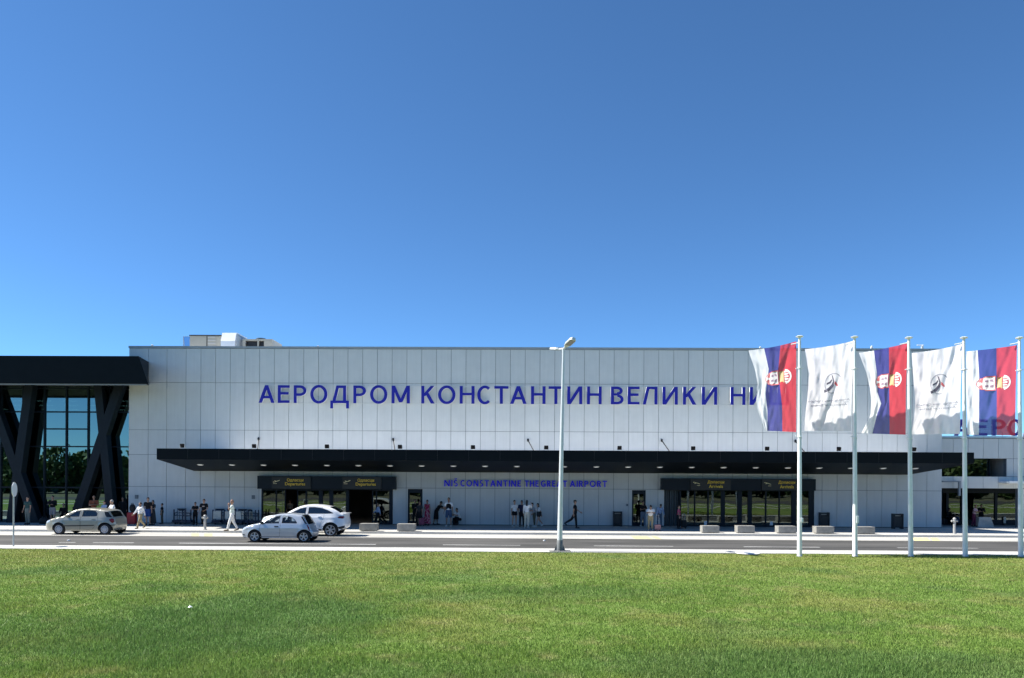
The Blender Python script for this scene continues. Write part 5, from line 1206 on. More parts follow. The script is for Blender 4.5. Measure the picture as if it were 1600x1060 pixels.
def build_car(S):
    L, Wd = S['L'], S['W']; zb = S['belt']; r = S.get('round', 0.075); xw = S['wheels']; ra = S['arch']; zc = S['rw']
    top = catmull(S['top'], 5)
    bot = []
    sill = S['sill']
    bot.append((L-S['top_end'] if False else top[-1][0], top[-1][1]))
    for xc in (xw[1], xw[0]):
        a0 = math.asin(max(-1, min(1, (sill-zc)/ra)))
        for k in range(15):
            t = a0 + (math.pi-2*a0)*k/14; bot.append((xc + ra*math.cos(t), zc + ra*math.sin(t)))
    outline = top + bot[1:]
    T_ = [np.array(p) for p in top]; ta = np.array(top)
    def dist_top(x, z):
        p = np.array((x, z)); a, c = ta[:-1], ta[1:]; ab = c-a; t = np.clip(((p-a)*ab).sum(1)/np.maximum((ab*ab).sum(1), 1e-9), 0, 1); q = a + ab*t[:, None]
        return float(np.sqrt(((p-q)**2).sum(1)).min())
    def sy(x, z):
        y = Wd
        if z > zb: y -= S['tumble']*(z-zb)
        y -= 0.05*((min(z, zb)-0.60)/0.40)**2
        xf = S['nose']; t = max(0, (xf-x)/xf); y -= 0.24*t**2.4
        xr = L-S['tail']; t = max(0, (x-xr)/S['tail']); y -= 0.26*t**2.4
        y += S.get('crease', 0.012)*math.exp(-((z-S.get('crease_z', 0.78))/0.035)**2)
        for xc in xw:
            dd = math.hypot(x-xc, z-zc) - ra
            if 0 < dd < 0.10: y += 0.016*(1-dd/0.10)
        d = dist_top(x, z)
        if d < r: y -= r - math.sqrt(max(0, r*r-(r-d)**2))
        return y
    root = thing('parked_car', S['loc'], S['label'], 'car', None)
    px0 = -L/2
    wins = [catmull(w_+[w_[0]], 3)[:-1] if S.get('smoothwin') else w_ for w_ in S['windows']]
    wins_in = [inset(w_, 0.022) for w_ in wins]; doors = S['doors']; doors_in = [inset(d, 0.010) for d in doors]
    vs, ed = [], []
    def addpoly(p):
        o = len(vs); vs.extend(Vector(q) for q in p); ed.extend((o+i, o+(i+1) % len(p)) for i in range(len(p)))
    addpoly(outline)
    for p in wins + wins_in: addpoly(dens(p))
    for p in doors + doors_in: addpoly(dens(p, 0.12))
    g = 0.05
    for x in np.arange(0.03, L, g):
        for z in np.arange(0.2, S['H'], g):
            if inside((x, z), outline): vs.append(Vector((x + 0.003*math.sin(37*z), z)))
    ov, oe, of, *_ = delaunay_2d_cdt(vs, ed, [], 0, 1e-4)
    Y = [sy(p[0], p[1]) for p in ov]
    cls = {}
    for f in of:
        c = (sum(ov[i][0] for i in f)/3, sum(ov[i][1] for i in f)/3)
        if not inside(c, outline): continue
        k = ('body', 0)
        for i, d in enumerate(doors):
            if inside(c, d): k = ('door', i) if inside(c, doors_in[i]) else ('seam', 0)
        for i, w_ in enumerate(wins):
            if inside(c, w_): k = ('win', i) if inside(c, wins_in[i]) else ('trim', 0)
        cls.setdefault(k, []).append(f)
    paint = S['paint']; gl = S['glass']
    def side(b, fs, s, off=0.0):
        ids = sorted({i for f in fs for i in f}); mp = {i: k for k, i in enumerate(ids)}
        vv = [(px0+ov[i][0], s*(Y[i]+off), ov[i][1]) for i in ids]
        b.add(vv, [tuple(mp[i] for i in (f if s < 0 else f[::-1])) for f in fs])
    B = MB()
    for s in (-1, 1):
        B.mi = 0; side(B, cls.get(('body', 0), []), s); B.mi = 1; side(B, cls.get(('seam', 0), []) , s, -0.012); side(B, cls.get(('trim', 0), []), s, 0.001)
    # strip across the car along the upper outline
    fr = [-1, -0.965, -0.90, -0.7, -0.45, -0.2, 0.2, 0.45, 0.7, 0.90, 0.965, 1]
    nrm = []
    for i in range(len(top)):
        a, c = top[max(0, i-1)], top[min(len(top)-1, i+1)]; t = Vector((c[0]-a[0], c[1]-a[1])).normalized(); nrm.append(Vector((-t.y, t.x)))
    yo = [sy(*p)*1.0 for p in top]
    def pt(i, f):
        x, z = top[i]; n_ = nrm[i]; cr = (0.022 + (0.07 if n_.x < 0 else 0.03)*abs(n_.x)**1.5)*(1-abs(f)**2.2)
        return (px0 + x + n_.x*cr, f*yo[i], z + n_.y*cr)
    segs = {}
    for i in range(len(top)-1):
        xm, zm = (top[i][0]+top[i+1][0])/2, (top[i][1]+top[i+1][1])/2
        for k in range(len(fr)-1):
            fm = (fr[k]+fr[k+1])/2; key = 'body'
            for nm, (xa, xc, za, zc_, lim) in S['strip'].items():
                if xa <= xm <= xc and za <= zm <= zc_ and abs(fm) < lim: key = nm
            segs.setdefault(key, []).append((i, k))
    def strip(b, lst, off=0.0):
        for i, k in lst: b.quad(pt(i, fr[k]), pt(i, fr[k+1]), pt(i+1, fr[k+1]), pt(i+1, fr[k]))
    B.mi = 0; strip(B, segs['body'])
    # wheel arch liners, underbody, cabin floor
    B.mi = 1
    for xc in xw:
        a0 = math.asin(max(-1, min(1, (sill-zc)/ra))); arc_ = [(xc + ra*math.cos(a0 + (math.pi-2*a0)*k/14), zc + ra*math.sin(a0 + (math.pi-2*a0)*k/14)) for k in range(15)]
        for s in (-1, 1):
            for (xa, za), (xb_, zb_) in zip(arc_[:-1], arc_[1:]):
                B.quad((px0+xa, s*(sy(xa, za)-0.002), za), (px0+xb_, s*(sy(xb_, zb_)-0.002), zb_), (px0+xb_, s*(Wd-0.32), zb_), (px0+xa, s*(Wd-0.32), za))
            B.add([(px0+x, s*(Wd-0.32), z) for x, z in arc_], [tuple(range(15))])
    B.box(px0+xw[0]+ra*0.9, px0+xw[1]-ra*0.9, -Wd+0.10, Wd-0.10, sill+0.01, sill+0.22)
    B.box(px0+0.25, px0+L-0.25, -Wd+0.34, Wd-0.34, sill-0.0, sill+0.26)
    B.box(px0+xw[0]+0.1, px0+L-0.35, -Wd+0.12, Wd-0.12, zb-0.24, zb-0.20)
    xfw = S['top_ws'][0]; B.box(px0+xfw-0.1, px0+xfw+0.45, -Wd+0.16, Wd-0.16, zb-0.20, zb-0.02)
    body = B.build('body', [paint, m_black], root, True, False, 32)
    for i, nm in enumerate(S['door_names']):
        for s in (-1, 1):
            b = MB(); side(b, cls[('door', i)], s); d = b.build('door', paint, root, True, False, 40)
            if S['handles'][i]:
                x, z = S['handles'][i]; y = s*(sy(x, z)+0.016); b = MB(); b.cbox((px0+x, y, z), (0.21, 0.035, 0.05), None, 0.015); b.build('handle', S.get('handle_mat', paint), d, True)
            for j, wi in enumerate(S['win_door']):
                if wi == i:
                    b = MB(); side(b, cls[('win', j)], s, -0.012); b.build('window', gl, d, True, False)
    for j, wi in enumerate(S['win_door']):
        if wi is None:
            for s in (-1, 1): b = MB(); side(b, cls[('win', j)], s, -0.012); b.build('window', gl, root, True, False)
    for nm in S['strip']:
        b = MB(); strip(b, segs.get(nm, [])); b.build(nm, S.get('strip_mat', {}).get(nm, gl), root, True, False)
    # patches laid on the flanks: lamps, mouldings
    for nm, poly, mt, off in S['patches']:
        p2 = dens(poly, 0.05); vs2 = [Vector(q) for q in p2]; e2 = [(i, (i+1) % len(p2)) for i in range(len(p2))]
        xs2 = [q[0] for q in p2]; zs2 = [q[1] for q in p2]
        for x in np.arange(min(xs2)+0.02, max(xs2), 0.045):
            for z in np.arange(min(zs2)+0.02, max(zs2), 0.045):
                if inside((x, z), p2): vs2.append(Vector((x, z)))
        o2, _, f2, *_ = delaunay_2d_cdt(vs2, e2, [], 0, 1e-4)
        f2 = [f for f in f2 if inside((sum(o2[i][0] for i in f)/3, sum(o2[i][1] for i in f)/3), p2)]
        for s in (-1, 1):
            b = MB(); b.add([(px0+q[0], s*(sy(q[0], q[1])+off), q[1]) for q in o2], [tuple(f if s < 0 else f[::-1]) for f in f2]); b.build(nm, mt, root, True, False)
    # mirrors
    x, z = S['mirror']
    for s in (-1, 1):
        b = MB(); b.cbox((px0+x, s*(sy(x, z)+0.085), z+0.03), (0.13, 0.17, 0.12), None, 0.035); b.cbox((px0+x+0.01, s*(sy(x, z)+0.0), z-0.01), (0.07, 0.06, 0.04)); b.build('mirror', S['mirror_mat'], root, True)
    # seats
    for x, n_ in ((S['seat'][0], 2), (S['seat'][1], 1)):
        for k in range(n_):
            y = (-0.36 + 0.72*k) if n_ == 2 else 0; w_ = 0.46 if n_ == 2 else 1.15; M2 = Matrix.Rotation(R(-18), 3, 'Y').inverted()
            b = MB(); b.cbox((px0+x, y, zb-0.10), (0.14, w_, 0.50), M2, 0.04)
            for q in ((0,) if n_ == 2 else (-0.36, 0.36)): b.cbox((px0+x+0.11, y+q, zb+0.23), (0.08, 0.22, 0.15), M2, 0.03)
            b.build('seat', mat('dark_seat_fabric', (0.025, 0.025, 0.027), 0.85, 0, 0.15, 9), root, True)
    b = MB(); M3 = Matrix.Rotation(R(62), 3, 'Y'); ce = Vector((px0+S['seat'][0]-0.52, 0.34*S.get('drive', -1), zb+0.05))
    ring = [ce + M3 @ Vector((0.18*math.cos(t), 0.18*math.sin(t), 0)) for t in np.linspace(0, 2*math.pi, 17)]; b.path(ring, 0.014, 6); b.build('steering_wheel', m_black, root, True)
    # wheels
    rw = S['rw']; tw = 0.20
    for xc in xw:
        for s in (-1, 1):
            yc = s*(Wd-0.115); o = s*tw/2
            b = MB(); rr = S['rim']
            b.lathe([(rr, -tw/2), (rw-0.03, -tw/2), (rw, -tw/2+0.035), (rw, tw/2-0.035), (rw-0.03, tw/2), (rr, tw/2)], (px0+xc, yc, rw), 'Y', 28, True)
            wh = b.build('wheel', m_rubber, root, True)
            b = MB(); yo_ = yc + o*0.86
            b.mi = 1; b.lathe([(0.001, yo_-s*0.05-0.004), (rr*0.99, yo_-s*0.05-0.004), (rr*0.99, yo_-s*0.05+0.004), (0.001, yo_-s*0.05+0.004)], (px0+xc, 0, rw), 'Y', 24)
            b.mi = 0
            b.lathe([(rr*0.90, yo_-0.012), (rr*1.01, yo_-0.02), (rr*1.01, yo_+0.02), (rr*0.90, yo_+0.012)], (px0+xc, 0, rw), 'Y', 28, True)
            ns = S['spokes']
            if ns:
                b.lathe([(0.02, yo_+s*0.012-0.02), (rr*0.24, yo_-0.02), (rr*0.24, yo_+0.02), (0.02, yo_+s*0.012+0.02)], (px0+xc, 0, rw), 'Y', 16)
                for k in range(ns):
                    t = 2*math.pi*k/ns + 0.3; u = Vector((math.cos(t), 0, math.sin(t))); q = Vector((-math.sin(t), 0, math.cos(t)))
                    w0, w1 = rr*S['spw'][0], rr*S['spw'][1]; c0 = Vector((px0+xc, yo_, rw)) + u*rr*0.2; c1 = Vector((px0+xc, yo_, rw)) + u*rr*0.93; h_ = Vector((0, 0.016, 0))
                    b.add([c0-q*w0-h_, c0+q*w0-h_, c1+q*w1-h_, c1-q*w1-h_, c0-q*w0+h_, c0+q*w0+h_, c1+q*w1+h_, c1-q*w1+h_], [(0,3,2,1),(4,5,6,7),(0,1,5,4),(1,2,6,5),(2,3,7,6),(3,0,4,7)])
            else:
                b.lathe([(0.02, yo_+s*0.015-0.012), (rr*0.35, yo_+s*0.012-0.012), (rr*0.5, yo_-0.02), (rr*0.9, yo_-0.015), (rr*0.9, yo_+0.015), (rr*0.5, yo_+0.02), (rr*0.35, yo_+s*0.012+0.012), (0.02, yo_+s*0.015+0.012)], (px0+xc, 0, rw), 'Y', 24)
                b.mi = 1
                for k in range(10):
                    t = 2*math.pi*k/10; b.lathe([(0.02, yo_+s*0.022-0.003), (0.022, yo_+s*0.022-0.003), (0.022, yo_+s*0.022+0.003), (0.02, yo_+s*0.022+0.003)], (px0+xc+rr*0.70*math.cos(t), 0, rw+rr*0.70*math.sin(t)), 'Y', 8)
            b.build('rim', [S['rim_mat'], m_black], wh, True)
    for nm, (x0, x1, y0, y1, z0, z1), mt in S['boxes']:
        b = MB(); b.cbox((px0+(x0+x1)/2, (y0+y1)/2, (z0+z1)/2), (x1-x0, y1-y0, z1-z0), None, min(0.02, (x1-x0)*0.3, (z1-z0)*0.3)); b.build(nm, mt, root, True)
    return root, sy
def scaleS(S, k, kz):
    def P2(p): return (p[0]*k, p[1]*kz)
    for key in ('top', 'windows', 'doors'):
        if key == 'top': S[key] = [P2(p) for p in S[key]]
        else: S[key] = [[P2(p) for p in q] for q in S[key]]
    S['patches'] = [(n_, [P2(p) for p in q], mt, o) for n_, q, mt, o in S['patches']]
    S['handles'] = [P2(h) if h else None for h in S['handles']]; S['mirror'] = P2(S['mirror'])
    for key in ('L', 'nose', 'tail'): S[key] *= k
    S['wheels'] = [x*k for x in S['wheels']]; S['seat'] = [x*k for x in S['seat']]; S['top_ws'] = [x*k for x in S['top_ws']]
    for key in ('belt', 'H', 'sill', 'crease_z'): S[key] *= kz
    S['strip'] = {n_: (a*k, c*k, za*kz, zc*kz, l) for n_, (a, c, za, zc, l) in S['strip'].items()}
    S['boxes'] = [(n_, (a*k, c*k, y0, y1, z0*kz, z1*kz), mt) for n_, (a, c, y0, y1, z0, z1), mt in S['boxes']]
    return S
def tuck(S, q):              # shorter rear overhang
    xw = S['wheels'][1]; cx = lambda x: x if x <= xw else xw + (x-xw)*q
    S['top'] = [(cx(x), z) for x, z in S['top']]; S['windows'] = [[(cx(x), z) for x, z in p] for p in S['windows']]
    S['patches'] = [(n_, [(cx(x), z) for x, z in p], mt, o) for n_, p, mt, o in S['patches']]
    S['boxes'] = [(n_, (cx(a), cx(a) + (c-a), y0, y1, z0, z1), mt) for n_, (a, c, y0, y1, z0, z1), mt in S['boxes']]
    S['strip'] = {n_: (cx(a), cx(c), za, zc, l) for n_, (a, c, za, zc, l) in S['strip'].items()}; S['L'] = cx(S['L'])
def place_car(S, fpx, rpx, contact, kz=1.0, clear=0.0):
    tuck(S, 0.70)
    p = onZ(rpx, contact, 0.004); xf, xr = XY(fpx, p.y, contact), XY(rpx, p.y, contact)
    k = (xr-xf)/(S['wheels'][1]-S['wheels'][0]); scaleS(S, k, kz)
    x0 = xf - S['wheels'][0]
    S['loc'] = (x0 + S['L']/2, p.y + S['W'], S.get('z', 0.004)); return S
m_beige = mat('champagne_car_paint', (0.37, 0.355, 0.29), 0.32, 0.35, 0.02, 2, coat=0.6)
m_silver = mat('silver_blue_car_paint', (0.50, 0.54, 0.58), 0.30, 0.40, 0.02, 2, coat=0.6)
m_wcar = mat('white_car_paint', (0.80, 0.81, 0.82), 0.30, 0.0, 0.02, 2, coat=0.6)
m_alloy = mat('alloy_wheel', (0.55, 0.56, 0.57), 0.32, 0.6, 0.03, 5)
m_cap = mat('grey_wheel_cover', (0.45, 0.45, 0.47), 0.4, 0.2, 0.03, 5)
m_hl = mat('headlight_glass', (0.65, 0.68, 0.70), 0.08, 0.3)
m_tl = mat('tail_light_glass', (0.17, 0.006, 0.014), 0.12)
m_plate = mat('white_plate', (0.7, 0.7, 0.68), 0.4)
astra = dict(label='beige metallic five-door hatchback stopped facing left in front of the glass hall', L=4.25, W=0.875, H=1.5, belt=0.97, tumble=0.34, nose=0.95, tail=0.8, sill=0.23, rw=0.315, arch=0.375, rim=0.205, wheels=[0.90, 3.51], crease_z=0.80,
    top=[(0.10,0.22),(0.03,0.33),(0.0,0.50),(0.03,0.64),(0.14,0.76),(0.42,0.875),(0.80,0.965),(1.06,1.02),(1.36,1.20),(1.68,1.36),(2.0,1.44),(2.4,1.465),(2.85,1.45),(3.3,1.395),(3.58,1.345),(3.70,1.30),(3.88,1.10),(4.02,0.97),(4.13,0.92),(4.19,0.74),(4.24,0.60),(4.23,0.45),(4.16,0.33),(4.05,0.27)],
    top_ws=(1.06, 1.68), windows=[[(1.36,1.005),(1.50,1.10),(1.85,1.31),(2.07,1.355),(2.05,1.01)],[(2.19,1.015),(2.22,1.37),(2.55,1.375),(2.92,1.34),(3.06,1.20),(3.06,1.05),(2.95,1.03)]],
    win_door=[0, 1], door_names=['front', 'rear'], doors=[[(1.14,0.30),(1.14,0.90),(1.30,1.02),(1.84,1.365),(2.11,1.405),(2.13,0.95),(2.10,0.30)],[(2.13,0.30),(2.15,0.95),(2.13,1.405),(2.55,1.415),(2.97,1.38),(3.12,1.22),(3.10,0.80),(2.98,0.52),(2.80,0.30)]],
    handles=[(1.96,0.86),(2.86,0.88)], strip={'windscreen': (1.10,1.66,1.03,1.36,0.93), 'rear_window': (3.71,4.0,0.97,1.30,0.90)}, glass=g_car, paint=m_beige, handle_mat=m_beige, mirror=(1.40,1.02), mirror_mat=m_beige, seat=(2.15, 3.05), spokes=0, spw=(0.2,0.2), rim_mat=m_cap,
    patches=[('headlight', [(0.06,0.66),(0.12,0.755),(0.40,0.84),(0.36,0.74),(0.18,0.66)], m_hl, 0.006), ('tail_light', [(3.80,0.86),(3.98,0.93),(4.10,0.88),(4.16,0.74),(4.05,0.66),(3.92,0.72)], m_tl, 0.006), ('side_moulding', [(1.20,0.47),(1.20,0.52),(2.95,0.56),(2.90,0.51)], m_black, 0.012), ('bumper_strip', [(3.95,0.53),(3.95,0.57),(4.20,0.57),(4.20,0.53)], m_black, 0.010),
             ('quarter_window', [(3.42,1.29),(3.66,1.285),(3.84,1.10),(3.98,0.99),(3.62,1.00),(3.50,1.10)], mat('black_rear_glass', (0.012,0.014,0.015), 0.08), 0.006)],
    boxes=[('licence_plate', (-0.015,0.005,-0.26,0.26,0.40,0.51), m_plate), ('licence_plate', (4.17,4.195,-0.26,0.26,0.78,0.89), m_plate)])
astra['wheels'] = [0.90, 3.51]
corsa = dict(label='silver three-door hatchback driving left in the near lane, driver in view', L=3.83, W=0.825, H=1.5, belt=0.93, tumble=0.36, nose=0.85, tail=0.62, sill=0.22, rw=0.295, arch=0.350, rim=0.195, wheels=[0.755, 3.245], crease_z=0.72,
    top=[(0.09,0.21),(0.02,0.32),(0.0,0.48),(0.04,0.62),(0.15,0.73),(0.42,0.835),(0.72,0.90),(0.98,0.965),(1.24,1.13),(1.55,1.31),(1.85,1.40),(2.25,1.43),(2.65,1.42),(2.95,1.385),(3.10,1.34),(3.25,1.17),(3.42,0.97),(3.56,0.85),(3.64,0.72),(3.74,0.60),(3.82,0.53),(3.82,0.40),(3.76,0.30),(3.62,0.26)],
    top_ws=(0.98, 1.55), windows=[[(1.17,0.945),(1.34,1.06),(1.72,1.30),(2.02,1.335),(1.98,0.955)],[(2.11,0.965),(2.14,1.335),(2.38,1.33),(2.62,1.26),(2.80,1.13),(2.90,0.99),(2.88,0.96)]],
    win_door=[0, None], door_names=['front'], doors=[[(1.00,0.28),(1.00,0.86),(1.12,0.955),(1.70,1.345),(2.06,1.375),(2.06,0.90),(2.02,0.28)]],
    handles=[(1.86,0.80)], handle_mat=m_black, strip={'windscreen': (1.02,1.54,0.97,1.31,0.93), 'rear_window': (3.11,3.52,0.88,1.34,0.93)}, strip_mat={'rear_window': MATS['black_rear_glass']}, glass=g_clear, paint=m_silver, mirror=(1.14,0.96), mirror_mat=m_black, seat=(2.0, 2.75), spokes=5, spw=(0.13,0.20), rim_mat=m_alloy,
    patches=[('headlight', [(0.05,0.61),(0.13,0.70),(0.38,0.80),(0.36,0.70),(0.20,0.60)], m_hl, 0.006), ('tail_light', [(3.42,0.90),(3.50,0.87),(3.60,0.74),(3.66,0.58),(3.60,0.56),(3.52,0.72)], m_tl, 0.006), ('rear_glass_edge', [(3.10,1.32),(3.16,1.26),(3.44,0.93),(3.36,0.93),(3.08,1.26)], MATS['black_rear_glass'], 0.004),
             ('fog_light', [(0.10,0.34),(0.10,0.40),(0.20,0.40),(0.20,0.34)], m_black, 0.006), ('sill_line', [(1.0,0.285),(1.0,0.31),(2.9,0.33),(2.9,0.305)], MATS['grey_recess_wall'], 0.004)],
    boxes=[('licence_plate', (-0.015,0.005,-0.26,0.26,0.38,0.49), m_plate), ('licence_plate', (3.80,3.83,-0.26,0.26,0.44,0.55), m_plate), ('spoiler', (2.98,3.14,-0.50,0.50,1.372,1.40), m_silver)])
suv = dict(label='white coupe-backed off-road car parked behind the silver hatchback, facing left', L=4.86, W=0.99, H=1.75, belt=1.14, tumble=0.36, nose=1.0, tail=0.85, sill=0.30, rw=0.365, arch=0.435, rim=0.265, wheels=[0.92, 3.80], crease_z=1.0, round=0.10,
    top=[(0.10,0.28),(0.02,0.42),(0.0,0.68),(0.04,0.86),(0.14,0.99),(0.45,1.07),(0.95,1.14),(1.30,1.18),(1.62,1.36),(1.98,1.54),(2.35,1.645),(2.75,1.675),(3.20,1.64),(3.65,1.545),(4.05,1.415),(4.42,1.255),(4.62,1.20),(4.77,1.205),(4.79,1.12),(4.77,0.98),(4.84,0.80),(4.84,0.60),(4.76,0.46),(4.60,0.40)],
    top_ws=(1.30, 1.98), windows=[[(1.58,1.20),(1.80,1.31),(2.12,1.48),(2.46,1.545),(2.44,1.20)],[(2.56,1.205),(2.58,1.555),(2.90,1.56),(3.28,1.51),(3.62,1.40),(3.95,1.26),(3.98,1.225),(3.60,1.21)]],
    win_door=[0, 1], door_names=['front', 'rear'], doors=[[(1.40,0.36),(1.40,1.06),(1.54,1.19),(2.10,1.525),(2.50,1.60),(2.51,1.10),(2.48,0.36)],[(2.52,0.36),(2.54,1.10),(2.53,1.60),(2.90,1.61),(3.32,1.555),(3.45,1.30),(3.42,1.00),(3.28,0.72),(3.18,0.36)]],
    handles=[(2.32,1.04),(3.20,1.05)], strip={'windscreen': (1.34,1.96,1.2,1.54,0.93), 'rear_window': (3.66,4.40,1.26,1.54,0.88)}, glass=g_cardark, paint=m_wcar, mirror=(1.62,1.20), mirror_mat=m_wcar, seat=(2.45, 3.35), spokes=6, spw=(0.12,0.16), rim_mat=m_alloy,
    patches=[('headlight', [(0.05,0.88),(0.13,0.98),(0.50,1.05),(0.45,0.93),(0.20,0.84)], m_hl, 0.006), ('tail_light', [(4.30,1.03),(4.45,1.09),(4.74,1.09),(4.78,0.99),(4.70,0.95),(4.40,0.97)], m_tl, 0.006), ('sill_cladding', [(1.40,0.31),(1.40,0.40),(3.34,0.40),(3.34,0.31)], m_black, 0.008), ('bumper_cladding', [(4.30,0.40),(4.28,0.50),(4.82,0.58),(4.80,0.48),(4.6,0.41)], m_black, 0.008)],
    boxes=[('licence_plate', (-0.015,0.005,-0.26,0.26,0.50,0.61), m_plate), ('licence_plate', (4.80,4.83,-0.26,0.26,0.86,0.97), m_plate), ('tailgate_lip', (4.60,4.80,-0.66,0.66,1.205,1.225), m_wcar)])
CARS = {}
CARS['astra'] = build_car(place_car(astra, 91.2, 163.0, 836.3, 0.99))
corsa['z'] = 0.0
CARS['corsa'] = build_car(place_car(corsa, 397.4, 474.2, 848.0, 0.98))
s_ = place_car(suv, 432.0, 516.0, 839.0, 1.035); CARS['suv'] = build_car(s_)

# ------------------------------------------------------------------ people
SKIN = [mat('light_skin', (0.44, 0.26, 0.18), 0.55, 0, 0.05, 10), mat('tanned_skin', (0.30, 0.165, 0.105), 0.55, 0, 0.05, 10)]
HAIR = {'dark': mat('dark_hair', (0.010, 0.008, 0.007), 0.6, 0, 0.2, 30), 'brown': mat('brown_hair', (0.04, 0.022, 0.012), 0.6, 0, 0.2, 30), 'grey': mat('grey_hair', (0.32, 0.31, 0.30), 0.7, 0, 0.15, 30), 'cap': mat('black_cap', (0.010, 0.010, 0.012), 0.7)}
def fab(name, c): return mat(name, c, 0.85, 0, 0.10, 7, spec=0.2)
def remesh(mb, name, voxel, fn):
    me = mb.mesh('tmp'); o = bpy.data.objects.new('tmp', me); col.objects.link(o)
    md = o.modifiers.new('r', 'REMESH'); md.mode = 'VOXEL'; md.voxel_size = voxel; md.use_smooth_shade = True
    sm = o.modifiers.new('s', 'SMOOTH'); sm.iterations = 3; sm.factor = 0.5
    queue(o, fn)
STAND = dict(L=(3, 4), R=(-3, 4), AL=(4, 9, 14, 0), AR=(2, 9, 12, 0))
WALK = dict(L=(24, 6), R=(-20, 26), AL=(-22, 8, 14, 0), AR=(26, 8, 22, 0))
def person(px, fy, ty, face, label, top, bot, kind='trousers', sleeve='short', hair='dark', long_=False, skin=0, female=False, pose=STAND, lean=0, head=0, H=None, shoe=(0.02, 0.02, 0.022), cap=False, vest=None, floor=SW, yoff=None, spread=0.05, print_=None, hold=None, pattern=None):
    pos = onZ(px, fy, floor); 
    if yoff is not None: pos = Vector((XY(px, yoff, fy), yoff, floor))
    if H is None: H = onY(px, ty, pos.y).z - floor
    k = H/1.75
    fem = 0.90 if female else 1.0
    u = Vector((0, -math.sin(R(lean)), math.cos(R(lean)))); X = Vector((1, 0, 0))
    hips = [Vector((-0.085, 0, -0.02)), Vector((0.085, 0, -0.02))]
    J = {}
    for side, nm in ((1, 'L'), (-1, 'R')):            # person's left is +x when facing -Y
        p, bnd = pose[nm]; hip = Vector((0.085*side, 0, -0.02)); sp = spread*side
        d1 = Vector((sp, -math.sin(R(p)), -math.cos(R(p)))).normalized(); kn = hip + d1*0.43
        q = p-bnd; d2 = Vector((sp*0.4, -math.sin(R(q)), -math.cos(R(q)))).normalized(); an = kn + d2*0.42
        ft = R(min(60, max(0, -q*0.9))) if q < 0 else 0; fd = Vector((0.12*side, -math.cos(ft), -math.sin(ft)))
        J[nm] = (hip, kn, an, an + Vector((0, 0.03, -0.035)), an + fd*0.16 + Vector((0, 0, -0.05*(1 if ft < 0.2 else 0.3))))
        pa, ab, el, inw = pose['A'+nm]; sh = u*0.455 + X*(side*0.185*fem)
        da = Vector((side*math.sin(R(ab)), -math.sin(R(pa))*math.cos(R(ab)), -math.cos(R(pa))*math.cos(R(ab)))); elb = sh + da*0.285
        a2 = ab-inw; p2 = pa+el; df = Vector((side*math.sin(R(a2)), -math.sin(R(p2))*math.cos(R(a2)), -math.cos(R(p2))*math.cos(R(a2)))); wr = elb + df*0.245
        J['A'+nm] = (sh, elb, wr, df, side)
    neck = u*0.50; hu = Vector((0, -math.sin(R(lean*0.8+head)), math.cos(R(lean*0.8+head)))); hc = neck + hu*0.185; hf = Vector((0, -hu.z, hu.y))
    zmin = min(min(J[n_][3].z-0.035, J[n_][4].z-0.03) for n_ in 'LR')
    Mf = Matrix.Rotation(R(face), 3, 'Z')
    def W(v): return Mf @ (Vector(v)*k) + Vector((0, 0, -zmin*k))
    def tr(mb): mb.v = [tuple(W(v)) for v in mb.v]; return mb
    Mu = Matrix((X, Vector((0, u.z, -u.y)), u)).transposed(); Mh = Matrix((X, -hf, hu)).transposed()
    root = thing('person', pos, label, 'person')
    sk = SKIN[skin]
    # body
    b = MB()
    b.ell(hc, (0.075, 0.094, 0.116), Mh, 14, 10); b.ell(hc + hf*0.03 - hu*0.075, (0.052, 0.062, 0.045), Mh); b.ell(hc + hf*0.100 - hu*0.018, (0.014, 0.016, 0.024), Mh, 8, 6)
    for s in (-1, 1): b.ell(hc + X*s*0.076 - hf*0.005 - hu*0.01, (0.014, 0.022, 0.032), Mh, 8, 6)
    b.tube(u*0.42, hc - hu*0.05, 0.058, 0.052, 10, True, True)
    b.ell(u*0.34, (0.160*fem, 0.105, 0.165), Mu, 14, 10); b.ell(u*0.15, (0.138*fem, 0.098, 0.18), Mu, 14, 10); b.ell(u*0.01, (0.158, 0.110, 0.12), Mu, 14, 10)
    for s in (-1, 1): b.tube(u*0.42, u*0.45 + X*s*0.165*fem, 0.07, 0.055, 10, True, True)
    if female:
        for s in (-1, 1): b.ell(u*0.33 + X*s*0.07 + Vector((0, -0.085*u.z, 0)), (0.06, 0.05, 0.055), Mu)
    for nm in 'LR':
        hip, kn, an, he, to = J[nm]
        b.tube(hip, kn, 0.086, 0.056, 10, True, True); cm = kn.lerp(an, 0.3) + Vector((0, 0.012, 0)); b.tube(kn, cm, 0.054, 0.057, 10, True, True); b.tube(cm, an, 0.056, 0.036, 10, True, True); b.tube(he, to, 0.036, 0.030, 10, True, True); b.tube(an, he, 0.036, 0.036, 10, True, True)
        sh, elb, wr, df, side = J['A'+nm]
        b.tube(sh, elb, 0.050, 0.040, 10, True, True); b.tube(elb, wr, 0.040, 0.027, 10, True, True); b.ell(wr + df*0.045, (0.030, 0.030, 0.048), df.to_track_quat('Z', 'Y').to_matrix(), 10, 8)
    tr(b)
    # hands: palm with four unequal curled fingers and a thumb, plus the eyes and mouth
    h = MB()
